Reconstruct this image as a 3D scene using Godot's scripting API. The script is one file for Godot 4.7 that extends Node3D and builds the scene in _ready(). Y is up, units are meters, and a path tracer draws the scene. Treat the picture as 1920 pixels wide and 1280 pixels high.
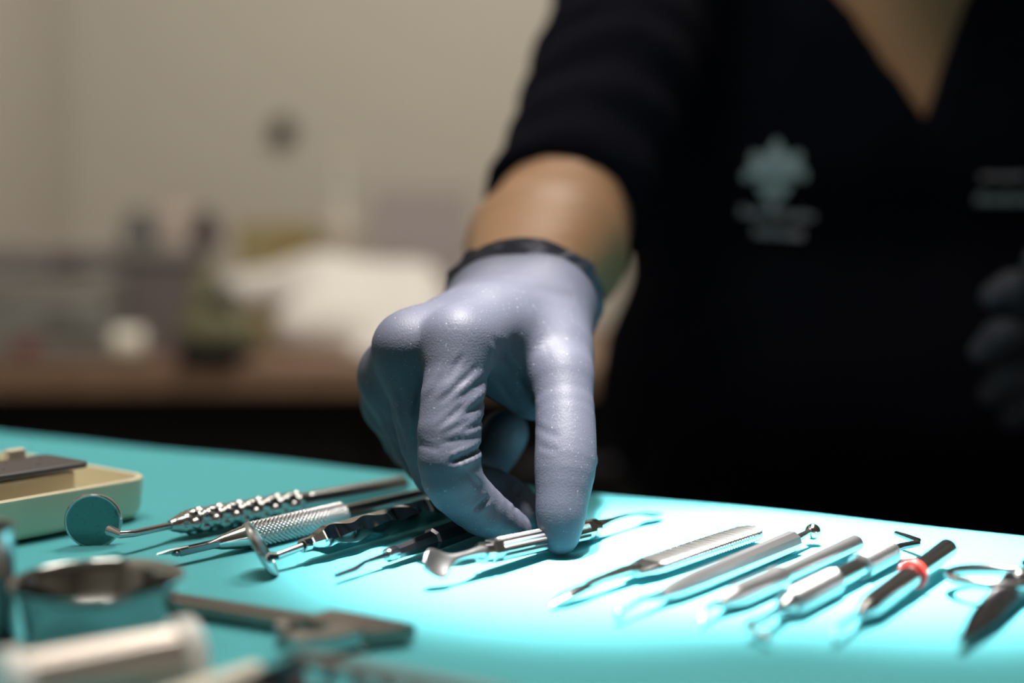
extends Node3D
# A gloved dental worker picks up an instrument from a cyan drape. Table top at y = 0.9 m.

const TOP := 0.9
var M := {}
var used := {}


# ---------------------------------------------------------------- helpers: nodes
func mat(col: Color, rough := 0.5, metal := 0.0, spec := 0.5) -> StandardMaterial3D:
	var m := StandardMaterial3D.new()
	m.albedo_color = col
	m.roughness = rough
	m.metallic = metal
	m.metallic_specular = spec
	return m


func numbered(called: String) -> String:
	var n: int = used.get(called, 0)
	used[called] = n + 1
	return called if n == 0 else "%s_%03d" % [called, n]


func tag(o: Node, label := "", category := "", group := "", kind := "") -> Node:
	if label: o.set_meta("label", label)
	if category: o.set_meta("category", category)
	if group: o.set_meta("group", group)
	if kind: o.set_meta("kind", kind)
	return o


func thing(called: String, label: String, category: String, at := Vector3.ZERO, group := "") -> Node3D:
	var o := Node3D.new()
	o.name = numbered(called)
	add_child(o)
	o.position = at
	tag(o, label, category, group)
	return o


func part(called: String, mesh: Mesh, m: Material, parent: Node, label := "") -> MeshInstance3D:
	var o := MeshInstance3D.new()
	o.mesh = mesh
	o.material_override = m
	o.name = called
	parent.add_child(o, true)
	if label: o.set_meta("label", label)
	return o


func setting(called: String, mesh: Mesh, m: Material, at: Vector3, label: String) -> MeshInstance3D:
	var o := part(called, mesh, m, self, label)
	o.position = at
	o.set_meta("kind", "structure")
	return o


# ---------------------------------------------------------------- helpers: meshes
func mesh_of(v: PackedVector3Array, idx: PackedInt32Array, crease := 40.0) -> ArrayMesh:
	var vol := 0.0
	var nf := idx.size() / 3
	for f in nf:
		vol += v[idx[f * 3]].dot(v[idx[f * 3 + 1]].cross(v[idx[f * 3 + 2]]))
	if vol > 0.0:
		for f in nf:
			var k := idx[f * 3]
			idx[f * 3] = idx[f * 3 + 1]
			idx[f * 3 + 1] = k
	var fn := PackedVector3Array()
	fn.resize(nf)
	var near := []
	near.resize(v.size())
	for i in v.size():
		near[i] = PackedInt32Array()
	for f in nf:
		var a := v[idx[f * 3]]
		fn[f] = -(v[idx[f * 3 + 1]] - a).cross(v[idx[f * 3 + 2]] - a)
		for c in 3:
			near[idx[f * 3 + c]].append(f)
	var P := PackedVector3Array()
	var N := PackedVector3Array()
	P.resize(nf * 3)
	N.resize(nf * 3)
	var lim := cos(deg_to_rad(crease))
	for f in nf:
		var mine := fn[f].normalized()
		for c in 3:
			var i := idx[f * 3 + c]
			var s := Vector3.ZERO
			for g in near[i]:
				if mine.dot(fn[g].normalized()) >= lim:
					s += fn[g]
			P[f * 3 + c] = v[i]
			N[f * 3 + c] = s.normalized() if s.length_squared() > 0.0 else mine
	return arrays(P, N)


func arrays(P: PackedVector3Array, N: PackedVector3Array, idx := PackedInt32Array()) -> ArrayMesh:
	var a := []
	a.resize(Mesh.ARRAY_MAX)
	a[Mesh.ARRAY_VERTEX] = P
	a[Mesh.ARRAY_NORMAL] = N
	if idx.size(): a[Mesh.ARRAY_INDEX] = idx
	var am := ArrayMesh.new()
	am.add_surface_from_arrays(Mesh.PRIMITIVE_TRIANGLES, a)
	return am


func loft(loops: Array, cap0 := true, cap1 := true, crease := 40.0, closed := false) -> ArrayMesh:
	var n: int = loops[0].size()
	var v := PackedVector3Array()
	for l in loops:
		v.append_array(l)
	var idx := PackedInt32Array()
	for k in (loops.size() if closed else loops.size() - 1):
		var q := (k + 1) % loops.size()
		for i in n:
			var j := (i + 1) % n
			idx.append_array(PackedInt32Array([k * n + i, k * n + j, q * n + i, k * n + j, q * n + j, q * n + i]))
	for e in [[cap0, 0, true], [cap1, loops.size() - 1, false]]:
		if e[0] and not closed:
			var mid := Vector3.ZERO
			for p in loops[e[1]]: mid += p
			v.append(mid / n)
			var b: int = e[1] * n
			for i in n:
				var j := (i + 1) % n
				idx.append_array(PackedInt32Array([b + j, b + i, v.size() - 1] if e[2] else [b + i, b + j, v.size() - 1]))
	return mesh_of(v, idx, crease)


func tube(path: Array, radii: Array, sides := 20, squash := 1.0, crease := 40.0, up := Vector3.UP) -> ArrayMesh:
	var loops := []
	for k in path.size():
		var t: Vector3 = (path[mini(k + 1, path.size() - 1)] - path[maxi(k - 1, 0)]).normalized()
		var s := t.cross(up).normalized()
		var u := s.cross(t)
		var l := PackedVector3Array()
		for i in sides:
			var a := TAU * i / sides
			l.append(path[k] + s * cos(a) * radii[k] + u * sin(a) * radii[k] * squash)
		loops.append(l)
	return loft(loops, true, true, crease)


func smooth_path(pts: Array, steps := 8) -> Array:
	var c := Curve3D.new()
	for i in pts.size():
		var t: Vector3 = (pts[mini(i + 1, pts.size() - 1)] - pts[maxi(i - 1, 0)]) / 6.0
		c.add_point(pts[i], -t, t)
	var out := []
	var total := steps * (pts.size() - 1)
	for i in total + 1:
		out.append(c.sample(i * (pts.size() - 1) / total if i < total else pts.size() - 2, fposmod(float(i) / steps, 1.0) if i < total else 1.0))
	return out


# revolved about +x at height y: prof = [[x, r], ...]; fn(x, angle) adds to the radius
func turned(prof: Array, y := 0.0, sides := 24, crease := 40.0, fn: Variant = null) -> ArrayMesh:
	var loops := []
	for p in prof:
		var l := PackedVector3Array()
		for i in sides:
			var a := TAU * i / sides
			var r: float = p[1]
			if fn != null: r += fn.call(p[0], a)
			l.append(Vector3(p[0], y + sin(a) * r, cos(a) * r))
		loops.append(l)
	return loft(loops, true, true, crease)


func spun(prof: Array, sides := 32, crease := 40.0, closed := false) -> ArrayMesh:  # about y: [[r, y], ...]
	var loops := []
	for p in prof:
		var l := PackedVector3Array()
		for i in sides:
			var a := TAU * i / sides
			l.append(Vector3(cos(a) * p[0], p[1], sin(a) * p[0]))
		loops.append(l)
	return loft(loops, true, true, crease, closed)


func rows(x0: float, x1: float, r: float, n: int) -> Array:
	var o := []
	for i in n + 1:
		o.append([lerpf(x0, x1, float(i) / n), r])
	return o


func round_rect(w: float, d: float, r: float, seg := 5) -> PackedVector2Array:
	var o := PackedVector2Array()
	r = minf(r, minf(w, d) * 0.5)
	for c in [[1, 1, 0], [-1, 1, 1], [-1, -1, 2], [1, -1, 3]]:
		for i in seg + 1:
			var a: float = PI / 2 * (c[2] + float(i) / seg)
			o.append(Vector2(c[0] * (w / 2 - r) + cos(a) * r, c[1] * (d / 2 - r) + sin(a) * r))
	return o


func ring3(p: PackedVector2Array, y: float, inset := 0.0) -> PackedVector3Array:
	var o := PackedVector3Array()
	var n := p.size()
	var area := 0.0
	for i in n: area += p[i].cross(p[(i + 1) % n])
	for i in n:
		var e := (p[(i + 1) % n] - p[(i + n - 1) % n]).normalized()
		var q := p[i] + Vector2(-e.y, e.x) * inset * signf(area)
		o.append(Vector3(q.x, y, q.y))
	return o


# slab of a star-shaped outline in x,z from y0 to y1 with softened edges
func slab(p: PackedVector2Array, y0: float, y1: float, b := 0.0005, crease := 35.0) -> ArrayMesh:
	b = minf(b, (y1 - y0) * 0.45)
	return loft([ring3(p, y0, b), ring3(p, y0 + b), ring3(p, y1 - b), ring3(p, y1, b)], true, true, crease)


func block(w: float, h: float, d: float, r := 0.004, b := 0.002) -> ArrayMesh:
	return slab(round_rect(w, d, r), 0.0, h, b)


func out2(a: Array) -> PackedVector2Array:
	var o := PackedVector2Array()
	for i in a.size() / 2: o.append(Vector2(a[i * 2], a[i * 2 + 1]))
	return o


# a node whose +x runs from a to b; its parts are modelled along +x
func along(o: Node3D, a: Vector3, b: Vector3) -> void:
	var x := (b - a).normalized()
	var z := x.cross(Vector3.UP).normalized()
	o.transform = Transform3D(Basis(x, z.cross(x), z), a)


# ---------------------------------------------------------------- helpers: distance fields
class Field:
	var prims := []      # [chain, a, b, ra, rb]
	var k_in := 0.004    # blend inside a chain
	var k_palm := 0.0    # blend inside chain 0, if it differs
	var k_root := 0.006  # blend of a chain with chain 0
	var cuts := []       # planes [point, normal]: what lies on the normal's side is cut away
	var extra: Variant = null
	var live := []
	var nchains := 1

	func cap(chain: int, a: Vector3, b: Vector3, ra: float, rb: float) -> void:
		prims.append([chain, a, b, ra, rb])
		nchains = maxi(nchains, chain + 1)

	func chain(id: int, pts: Array, rad: Array) -> void:
		for i in pts.size() - 1:
			cap(id, pts[i], pts[i + 1], rad[i], rad[i + 1])

	func bent(id: int, pts: Array, rad: Array, sub := 4) -> void:  # a chain along a smooth curve through the joints
		var n := pts.size()
		var last: Vector3 = pts[0]
		var lr: float = rad[0]
		for i in n - 1:
			for k in sub:
				var t := (k + 1.0) / sub
				var p: Vector3 = (pts[i] as Vector3).cubic_interpolate(pts[i + 1], pts[maxi(i - 1, 0)], pts[mini(i + 2, n - 1)], t)
				var r := lerpf(rad[i], rad[i + 1], smoothstep(0.0, 1.0, t))
				cap(id, last, p, lr, r)
				last = p
				lr = r

	func one(q: Array, p: Vector3) -> float:
		var ab: Vector3 = q[2] - q[1]
		var t := clampf((p - q[1]).dot(ab) / ab.length_squared(), 0.0, 1.0)
		return p.distance_to(q[1] + ab * t) - lerpf(q[3], q[4], t)

	func prep(c: Vector3, reach: float) -> void:
		live = []
		for i in nchains: live.append([])
		for q in prims:
			if one(q, c) < reach: live[q[0]].append(q)

	func group(id: int, p: Vector3) -> float:
		var d := 1.0
		var k := k_palm if id == 0 and k_palm > 0.0 else k_in
		for q in live[id]:
			var e := one(q, p)
			var h := maxf(k - absf(d - e), 0.0)
			d = minf(d, e) - h * h / (4.0 * k)
		return d

	func at(p: Vector3) -> float:
		var base := group(0, p)
		var d := base
		for i in range(1, nchains):
			if live[i].is_empty(): continue
			var e := group(i, p)
			var h := maxf(k_root - absf(base - e), 0.0)
			d = minf(d, minf(base, e) - h * h / (4.0 * k_root))
		for c in cuts:
			d = maxf(d, (p - c[0]).dot(c[1]))
		if extra != null: d = extra.call(p, d)
		return d


func net(f: Field, lo: Vector3, hi: Vector3, cell: float, bend: Variant = null) -> ArrayMesh:
	var B := 6
	var side := B * cell
	var dims := Vector3i(((hi - lo) / side).ceil())
	var W := 2048
	var vid := {}
	var V := PackedVector3Array()
	var quads := []
	var val := PackedFloat32Array()
	var C := B + 1
	val.resize(C * C * C)
	var corner := [0, 1, C, C + 1, C * C, C * C + 1, C * C + C, C * C + C + 1]
	var off := [Vector3(0, 0, 0), Vector3(1, 0, 0), Vector3(0, 1, 0), Vector3(1, 1, 0), Vector3(0, 0, 1), Vector3(1, 0, 1), Vector3(0, 1, 1), Vector3(1, 1, 1)]
	var edges := [[0, 1], [2, 3], [4, 5], [6, 7], [0, 2], [1, 3], [4, 6], [5, 7], [0, 4], [1, 5], [2, 6], [3, 7]]
	for bz in dims.z:
		for by in dims.y:
			for bx in dims.x:
				var o := lo + Vector3(bx, by, bz) * side
				var mid := o + Vector3.ONE * side * 0.5
				f.prep(mid, side * 1.0 + 2.0 * maxf(f.k_palm, maxf(f.k_in, f.k_root)))
				var dm := f.at(mid)
				if absf(dm) > side * 1.05 + cell: continue
				var q := 0
				var anyneg := false
				var anypos := false
				for z in C:
					for y in C:
						for x in C:
							var d := f.at(o + Vector3(x, y, z) * cell)
							val[q] = d
							q += 1
							if d < 0.0: anyneg = true
							else: anypos = true
				if not (anyneg and anypos): continue
				for z in B:
					for y in B:
						for x in B:
							var b := x + C * (y + C * z)
							var m := 0
							for i in 8:
								if val[b + corner[i]] < 0.0: m |= 1 << i
							if m == 0 or m == 255: continue
							var s := Vector3.ZERO
							var cnt := 0
							for e in edges:
								var va := val[b + corner[e[0]]]
								var vb := val[b + corner[e[1]]]
								if (va < 0.0) != (vb < 0.0):
									s += (off[e[0]] as Vector3).lerp(off[e[1]], va / (va - vb))
									cnt += 1
							var gx := bx * B + x
							var gy := by * B + y
							var gz := bz * B + z
							vid[gx + W * (gy + W * gz)] = V.size()
							V.append(o + (Vector3(x, y, z) + s / cnt) * cell)
							var n0 := (m & 1) != 0
							if n0 != ((m & 2) != 0): quads.append([gx, gy, gz, 0, n0])
							if n0 != ((m & 4) != 0): quads.append([gx, gy, gz, 1, n0])
							if n0 != ((m & 16) != 0): quads.append([gx, gy, gz, 2, n0])
	var idx := PackedInt32Array()
	for e in quads:
		var k: int = e[0] + W * (e[1] + W * e[2])
		var a := 1
		var b := W
		if e[3] == 0:
			a = W; b = W * W
		elif e[3] == 1:
			a = W * W; b = 1
		var i0: int = vid.get(k, -1)
		var i1: int = vid.get(k - a, -1)
		var i2: int = vid.get(k - a - b, -1)
		var i3: int = vid.get(k - b, -1)
		if i0 < 0 or i1 < 0 or i2 < 0 or i3 < 0: continue
		if not e[4]: idx.append_array(PackedInt32Array([i0, i1, i2, i0, i2, i3]))
		else: idx.append_array(PackedInt32Array([i0, i2, i1, i0, i3, i2]))
	var N := normals(V, idx)
	if bend != null:
		for i in V.size():
			V[i] = bend.call(V[i], N[i])
		N = normals(V, idx)
	return arrays(V, N, idx)


func normals(V: PackedVector3Array, idx: PackedInt32Array) -> PackedVector3Array:
	var N := PackedVector3Array()
	N.resize(V.size())
	for t in idx.size() / 3:
		var a := idx[t * 3]
		var b := idx[t * 3 + 1]
		var c := idx[t * 3 + 2]
		var n := (V[c] - V[a]).cross(V[b] - V[a])
		N[a] += n
		N[b] += n
		N[c] += n
	for i in N.size(): N[i] = N[i].normalized()
	return N


# ---------------------------------------------------------------- materials
func lin(r: float, g: float, b: float) -> Color:
	return Color(r, g, b).linear_to_srgb()


func noise_tex(freq: float, seed_: int, normal := false, size := 256) -> NoiseTexture2D:
	var n := FastNoiseLite.new()
	n.seed = seed_
	n.frequency = freq
	n.fractal_octaves = 3
	var t := NoiseTexture2D.new()
	t.width = size
	t.height = size
	t.seamless = true
	t.noise = n
	t.as_normal_map = normal
	return t


func materials() -> void:
	M.steel = mat(lin(0.48, 0.485, 0.49), 0.2, 1.0)
	M.satin = mat(lin(0.43, 0.43, 0.44), 0.33, 1.0)
	M.polish = mat(lin(0.56, 0.56, 0.565), 0.09, 1.0)
	M.bowl = mat(lin(0.40, 0.40, 0.40), 0.10, 1.0)
	M.dark_steel = mat(lin(0.20, 0.195, 0.21), 0.22, 1.0)
	M.gunmetal = mat(lin(0.13, 0.125, 0.14), 0.3, 1.0)
	M.bronze = mat(lin(0.27, 0.245, 0.225), 0.36, 1.0)
	M.groove = mat(lin(0.05, 0.05, 0.055), 0.6, 0.2)
	var mg := mat(lin(0.11, 0.19, 0.19), 0.12, 1.0)
	mg.roughness_texture = noise_tex(0.03, 5)
	mg.roughness = 0.35
	mg.uv1_triplanar = true
	mg.uv1_scale = Vector3.ONE * 45.0
	M.mirror = mg
	# cyan non-woven drape with a fine embossed dot grid
	var im := Image.create(64, 64, false, Image.FORMAT_RGBA8)
	for y in 64:
		for x in 64:
			var s := sin(TAU * x / 16.0) * sin(TAU * y / 16.0)
			var h := clampf(0.5 + 0.5 * s, 0.0, 1.0)
			im.set_pixel(x, y, Color(h, h, h))
	var dr := mat(lin(0.104, 0.435, 0.495), 0.7, 0.0, 0.12)
	dr.heightmap_enabled = true
	dr.heightmap_texture = ImageTexture.create_from_image(im)
	dr.heightmap_scale = 0.02
	dr.uv1_triplanar = true
	dr.uv1_world_triplanar = true
	dr.uv1_scale = Vector3.ONE * 190.0
	M.drape = dr
	# nitrile glove with specks of powder
	var rng := RandomNumberGenerator.new()
	rng.seed = 77
	var gi := Image.create(512, 512, false, Image.FORMAT_RGBA8)
	var base := lin(0.045, 0.047, 0.066)
	gi.fill(base)
	for k in 150:
		var cx := rng.randi_range(3, 508)
		var cy := rng.randi_range(3, 508)
		var r := 1 if rng.randf() < 0.8 else 2
		var amount := rng.randf_range(0.25, 0.9)
		for y in range(-r, r + 1):
			for x in range(-r, r + 1):
				if x * x + y * y <= r * r:
					gi.set_pixel(cx + x, cy + y, base.lerp(lin(0.4, 0.4, 0.42), amount))
	var gl := mat(Color.WHITE, 0.58, 0.0, 0.28)
	gl.albedo_texture = ImageTexture.create_from_image(gi)
	gl.uv1_triplanar = true
	gl.uv1_scale = Vector3.ONE * 17.0
	gl.heightmap_enabled = true
	gl.heightmap_texture = noise_tex(0.11, 9, false, 512)
	gl.heightmap_scale = 0.010
	M.glove = gl
	M.skin = mat(lin(0.32, 0.185, 0.106), 0.5, 0.0, 0.4)
	M.skin.subsurf_scatter_enabled = true
	M.skin.subsurf_scatter_strength = 0.15
	M.scrub = mat(lin(0.0042, 0.0046, 0.0085), 0.95, 0.0, 0.1)
	M.hair = mat(lin(0.03, 0.02, 0.014), 0.5)
	M.thread = mat(lin(0.42, 0.47, 0.50), 0.8, 0.0, 0.2)
	M.thread_dim = mat(lin(0.40, 0.37, 0.42), 0.8, 0.0, 0.2)
	M.cream = mat(lin(0.78, 0.72, 0.54), 0.28, 0.0, 0.5)
	M.clear_cream = mat(lin(0.74, 0.66, 0.52), 0.35, 0.0, 0.5)
	M.slate = mat(lin(0.085, 0.078, 0.085), 0.4, 0.3)
	M.ink = mat(lin(0.015, 0.015, 0.02), 0.5)
	M.white = mat(lin(0.80, 0.80, 0.80), 0.4)
	M.cotton = mat(lin(0.80, 0.77, 0.68), 0.9)
	M.foil = mat(lin(0.50, 0.46, 0.43), 0.42, 0.8)
	M.red = mat(lin(0.80, 0.045, 0.035), 0.45)
	M.dark_red = mat(lin(0.16, 0.012, 0.02), 0.4)
	# room
	var wl := mat(lin(0.55, 0.525, 0.475), 0.9, 0.0, 0.3)
	wl.heightmap_enabled = true
	wl.heightmap_texture = noise_tex(0.06, 3)
	wl.heightmap_scale = 0.05
	wl.uv1_triplanar = true
	wl.uv1_world_triplanar = true
	M.wall = wl
	M.ceiling = mat(lin(0.75, 0.73, 0.68), 0.9)
	M.floor = mat(lin(0.22, 0.21, 0.20), 0.5)
	M.wood = mat(lin(0.30, 0.185, 0.125), 0.5)
	M.wood.albedo_texture = noise_tex(0.02, 12)
	M.wood.uv1_triplanar = true
	M.wood.uv1_scale = Vector3(2, 30, 2)
	(M.wood.albedo_texture as NoiseTexture2D).color_ramp = ramp(Color(0.75, 0.75, 0.75), Color(1, 1, 1))
	M.black = mat(lin(0.010, 0.010, 0.011), 0.6, 0.0, 0.3)
	M.table_steel = mat(lin(0.5, 0.5, 0.5), 0.35, 1.0)


func ramp(a: Color, b: Color) -> Gradient:
	var g := Gradient.new()
	g.set_color(0, a)
	g.set_color(1, b)
	return g


# ---------------------------------------------------------------- scene
func _ready() -> void:
	# camera
	var cam := Camera3D.new()
	cam.name = "camera"
	cam.position = Vector3(0, TOP + 0.122, 0)
	cam.rotation_degrees = Vector3(-4.8, 0, 0)
	cam.fov = 26.99
	cam.near = 0.05
	cam.far = 20.0
	var lens := CameraAttributesPhysical.new()
	lens.frustum_focal_length = 50.0
	lens.frustum_focus_distance = 0.525
	lens.exposure_aperture = 2.8
	cam.attributes = lens
	add_child(cam)
	cam.current = true
	# sky outside the room is not seen; the room is closed
	var env := Environment.new()
	env.background_mode = Environment.BG_COLOR
	env.background_color = Color(0, 0, 0)
	env.tonemap_mode = Environment.TONE_MAPPER_LINEAR
	env.tonemap_exposure = 1.0
	env.sdfgi_enabled = true
	env.ssao_enabled = true
	env.ssil_enabled = true
	var we := WorldEnvironment.new()
	we.name = "environment"
	we.environment = env
	add_child(we)
	materials()
	ceiling_panel("ceiling_panel", "square warm ceiling light panel above the counter", Vector3(0.25, 2.699, -1.45), 0.6, 0.6, 2.3, Color(1.0, 0.96, 0.905))
	ceiling_panel("ceiling_panel", "square warm ceiling light panel above the instrument table", Vector3(-0.25, 2.699, -0.30), 0.6, 0.6, 1.3, Color(1.0, 0.96, 0.905))
	exam_lamp(Vector3(0.045, TOP + 0.75, -0.505), Vector3(0.079, TOP, -0.516))
	room()
	print("room")
	table_and_drape()
	person()
	print("person")
	instruments()
	print("instruments")
	foreground()
	counter_things()
	print("done")


func ceiling_panel(called: String, label: String, at: Vector3, w: float, d: float, energy: float, col: Color) -> void:
	var o := thing(called, label, "ceiling light", at, "ceiling light panels")
	part("frame", loft([ring3(round_rect(w + 0.06, d + 0.06, 0.01), 0.0), ring3(round_rect(w + 0.06, d + 0.06, 0.01), -0.02), ring3(round_rect(w, d, 0.005), -0.02), ring3(round_rect(w, d, 0.005), 0.0)], false, false, 30.0, true), M.white, o)
	var g := mat(Color.WHITE, 0.6)
	g.emission_enabled = true
	g.emission = col
	g.emission_energy_multiplier = 3.0
	var diffuser := part("diffuser", slab(round_rect(w, d, 0.005), -0.012, 0.0, 0.001), g, o)
	diffuser.name = "light_diffuser"
	var l := AreaLight3D.new()
	l.name = "panel_light"
	l.area_size = Vector2(w, d)
	l.light_color = col
	l.light_energy = energy
	l.area_range = 8.0
	l.shadow_enabled = true
	o.add_child(l)
	l.position = Vector3(0, -0.03, 0)
	l.rotation_degrees = Vector3(-90, 0, 0)


func exam_lamp(at: Vector3, target: Vector3) -> void:
	var o := thing("examination_lamp", "white examination lamp head with two round lenses hanging over the instrument table", "lamp", at)
	var down := (target - at).normalized()
	var x := down.cross(Vector3.FORWARD).normalized()
	if x.x < 0.0: x = -x
	var turn := Basis(x, -down, x.cross(-down))
	var head := part("lamp_housing", slab(round_rect(0.19, 0.105, 0.05, 8), 0.012, 0.07, 0.012, 40.0), M.white, o)
	head.basis = turn
	var g := mat(Color.WHITE, 0.3)
	g.emission_enabled = true
	g.emission = Color(1.0, 0.99, 0.97)
	g.emission_energy_multiplier = 5.0
	var arm_path := smooth_path([-down * 0.068, Vector3(0.05, 0.2, -0.02), Vector3(0.35, 0.55, 0.05), Vector3(0.6, 1.04, 0.1)])
	part("lamp_arm", tube(arm_path, tapered(arm_path.size(), 0.014, 0.014), 16, 1.0, 60.0, Vector3.BACK), M.white, o)
	part("ceiling_rose", spun([[0.0, 1.049], [0.08, 1.049], [0.07, 1.02], [0.03, 1.01], [0.0, 1.01]], 32), M.white, o).position = Vector3(0.6, 0, 0.1)
	for side in [-1.0, 1.0]:
		var spot: Vector3 = x * side * 0.042
		var lens := part("lamp_lens", spun([[0.0, 0.004], [0.034, 0.004], [0.034, 0.0125], [0.0, 0.0125]], 40), g, o)
		lens.transform = Transform3D(turn, spot)
		var s := SpotLight3D.new()
		s.name = "lamp_beam"
		s.light_color = Color(1.0, 0.985, 0.97)
		s.light_energy = 5.0
		s.light_size = 0.022
		s.spot_range = 4.0
		s.spot_attenuation = 2.0
		s.spot_angle = 9.5
		s.spot_angle_attenuation = 0.9
		s.shadow_enabled = true
		o.add_child(s, true)
		var aim: Vector3 = target + Vector3(side * 0.050, 0, 0.002 * side)
		s.basis = Basis.looking_at(aim - (at + spot), Vector3.FORWARD)
		s.position = spot


func room() -> void:
	var box := func(w: float, h: float, d: float) -> Mesh:
		return block(w, h, d, 0.001, 0.001)
	setting("floor", box.call(4.4, 0.1, 5.4), M.floor, Vector3(1.3, -0.1, -0.4), "dark grey floor")
	setting("ceiling", box.call(4.4, 0.1, 5.4), M.ceiling, Vector3(1.3, 2.7, -0.4), "pale ceiling")
	setting("wall_back", box.call(4.4, 2.7, 0.1), M.wall, Vector3(1.3, 0, -2.65), "warm beige back wall")
	setting("wall_left", box.call(0.1, 2.7, 4.7), M.wall, Vector3(-0.80 - 0.05, 0, -0.25), "beige side wall left of the counter")
	setting("wall_right", box.call(0.1, 2.7, 4.7), M.wall, Vector3(3.45, 0, -0.25), "beige right wall")
	setting("wall_front", box.call(4.4, 2.7, 0.1), M.wall, Vector3(1.3, 0, 2.15), "beige wall behind the camera")
	# low wall cupboard below the counter
	var cab := thing("base_cabinet", "black base cabinet under the brown counter", "cabinet", Vector3(0.35, 0, -2.30))
	part("carcass", block(2.2, 0.783, 0.54, 0.002, 0.002), M.black, cab)
	for i in 4:
		var dx := -0.82 + i * 0.545
		var dn := part("door", block(0.53, 0.70, 0.018, 0.002, 0.002), M.black, cab)
		dn.position = Vector3(dx, 0.06, 0.281)
		var hd := part("handle", tube([Vector3(-0.07, 0, 0), Vector3(-0.07, 0, 0.022), Vector3(0.07, 0, 0.022), Vector3(0.07, 0, 0)], [0.004, 0.005, 0.005, 0.004], 10), M.gunmetal, dn)
		hd.position = Vector3(0, 0.62, 0.008)
	var wt := part("worktop", block(2.3, 0.045, 0.66, 0.006, 0.004), M.wood, self)
	wt.position = Vector3(0.36, 0.785, -2.265)
	tag(wt, "brown wood counter top running along the back wall", "counter")
	var so := thing("wall_socket", "small dark round wall socket on the beige back wall", "wall socket", Vector3(-0.4147, 1.1864, -2.5950))
	part("back_plate", spun([[0.0, 0.0], [0.025, 0.0], [0.025, 0.006], [0.022, 0.010], [0.0, 0.010]], 28), mat(lin(0.12, 0.115, 0.10), 0.5), so).rotation_degrees = Vector3(90, 0, 0)
	part("socket_well", spun([[0.0, 0.009], [0.015, 0.009], [0.014, 0.013], [0.0, 0.0131]], 24), M.black, so).rotation_degrees = Vector3(90, 0, 0)


# ---------------------------------------------------------------- table
func edge_pt(s: float, t: float) -> Vector3:  # s along the far edge (left to right), t away from it towards the camera
	var a := Vector3(-0.3053, 0.9000, -0.8409)
	var b := Vector3(0.2027, 0.9000, -0.5547)
	var e := (b - a).normalized()
	var n := Vector3(-e.z, 0, e.x)
	return a + e * s + n * t


func table_and_drape() -> void:
	var e := (edge_pt(1, 0) - edge_pt(0, 0)).normalized()
	var o := thing("instrument_table", "steel instrument table under the cyan drape", "table", edge_pt(0.29, 0.27) - Vector3(0, TOP, 0))
	o.rotation.y = atan2(-e.z, e.x)
	var tp := part("table_top", block(0.98, 0.02, 0.50, 0.02, 0.003), M.table_steel, o)
	tp.position.y = TOP - 0.0225
	for sx in [-0.45, 0.45]:
		for sz in [-0.21, 0.21]:
			part("leg", tube([Vector3(sx, 0.0, sz), Vector3(sx, 0.02, sz), Vector3(sx, TOP - 0.03, sz)], [0.014, 0.012, 0.012], 14, 1.0, 40.0, Vector3.BACK), M.table_steel, o)
	for sx in [-0.45, 0.45]:
		part("brace", tube([Vector3(sx, 0.2, -0.2), Vector3(sx, 0.2, 0.2)], [0.008, 0.008], 10), M.table_steel, o)
	# the sheet: s across, w over the back edge and down
	var noise := FastNoiseLite.new()
	noise.seed = 4
	noise.frequency = 9.0
	var nx := 500
	var ts := []
	for i in 14: ts.append(-0.012 - 0.11 * (1.0 - i / 14.0))       # hanging part (negative)
	for i in 9: ts.append(-0.012 + 0.024 * i / 8.0)
	for i in 40: ts.append(0.0125 + 0.0008 * i)
	for i in 60: ts.append(0.0445 + 0.0075 * (i + 1))
	var V := PackedVector3Array()
	var idx := PackedInt32Array()
	var nt := ts.size()
	for j in nt:
		for i in nx + 1:
			var s := -0.20 + 0.99 * i / nx
			var t: float = ts[j]
			var back := 0.0025 * sin(s * 21.0) + 0.0015 * sin(s * 47.0 + 1.0)
			var y := 0.0
			var out := t
			if t < -0.012:
				out = -0.004 + 0.006 * sin(s * 60.0) * clampf((-t - 0.012) / 0.06, 0, 1)
				y = -0.008 + (t + 0.012)
			elif t < 0.012:
				var a := (t + 0.012) / 0.024
				out = lerpf(-0.004, 0.012, sin(a * PI / 2) * a + (1.0 - a) * (1.0 - cos(a * PI / 2)))
				y = -0.008 * pow(1.0 - a, 2.0)
			else:
				var p := edge_pt(s, t)
				y = 0.00055 * noise.get_noise_2d(p.x, p.z) * clampf((t - 0.012) / 0.05, 0, 1)
				var seam := t - 0.0165 - 0.002 * sin(s * 9.0)
				y -= 0.0011 * exp(-pow(seam / 0.0013, 2.0)) * (0.65 + 0.35 * sin(s / 0.0079 * TAU)) - 0.0005 * exp(-pow((seam + 0.003) / 0.0015, 2.0))
				y -= 0.0006 * clampf(t / 0.02 - 1.0, 0, 1) - 0.0006
			var q := edge_pt(s, out + back * clampf(1.0 - t / 0.05, 0.0, 1.0))
			V.append(Vector3(q.x, TOP + y - 0.0006, q.z))
	for j in nt - 1:
		for i in nx:
			var k := j * (nx + 1) + i
			idx.append_array(PackedInt32Array([k, k + nx + 1, k + 1, k + 1, k + nx + 1, k + nx + 2]))
	var N := normals(V, idx)
	if N[(nt - 5) * (nx + 1) + 50].y < 0:
		for t in idx.size() / 3:
			var a := idx[t * 3]
			idx[t * 3] = idx[t * 3 + 1]
			idx[t * 3 + 1] = a
		N = normals(V, idx)
	var dm := part("surgical_drape", arrays(V, N, idx), M.drape, self)
	tag(dm, "cyan non-woven surgical drape covering the instrument table", "drape")


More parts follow.
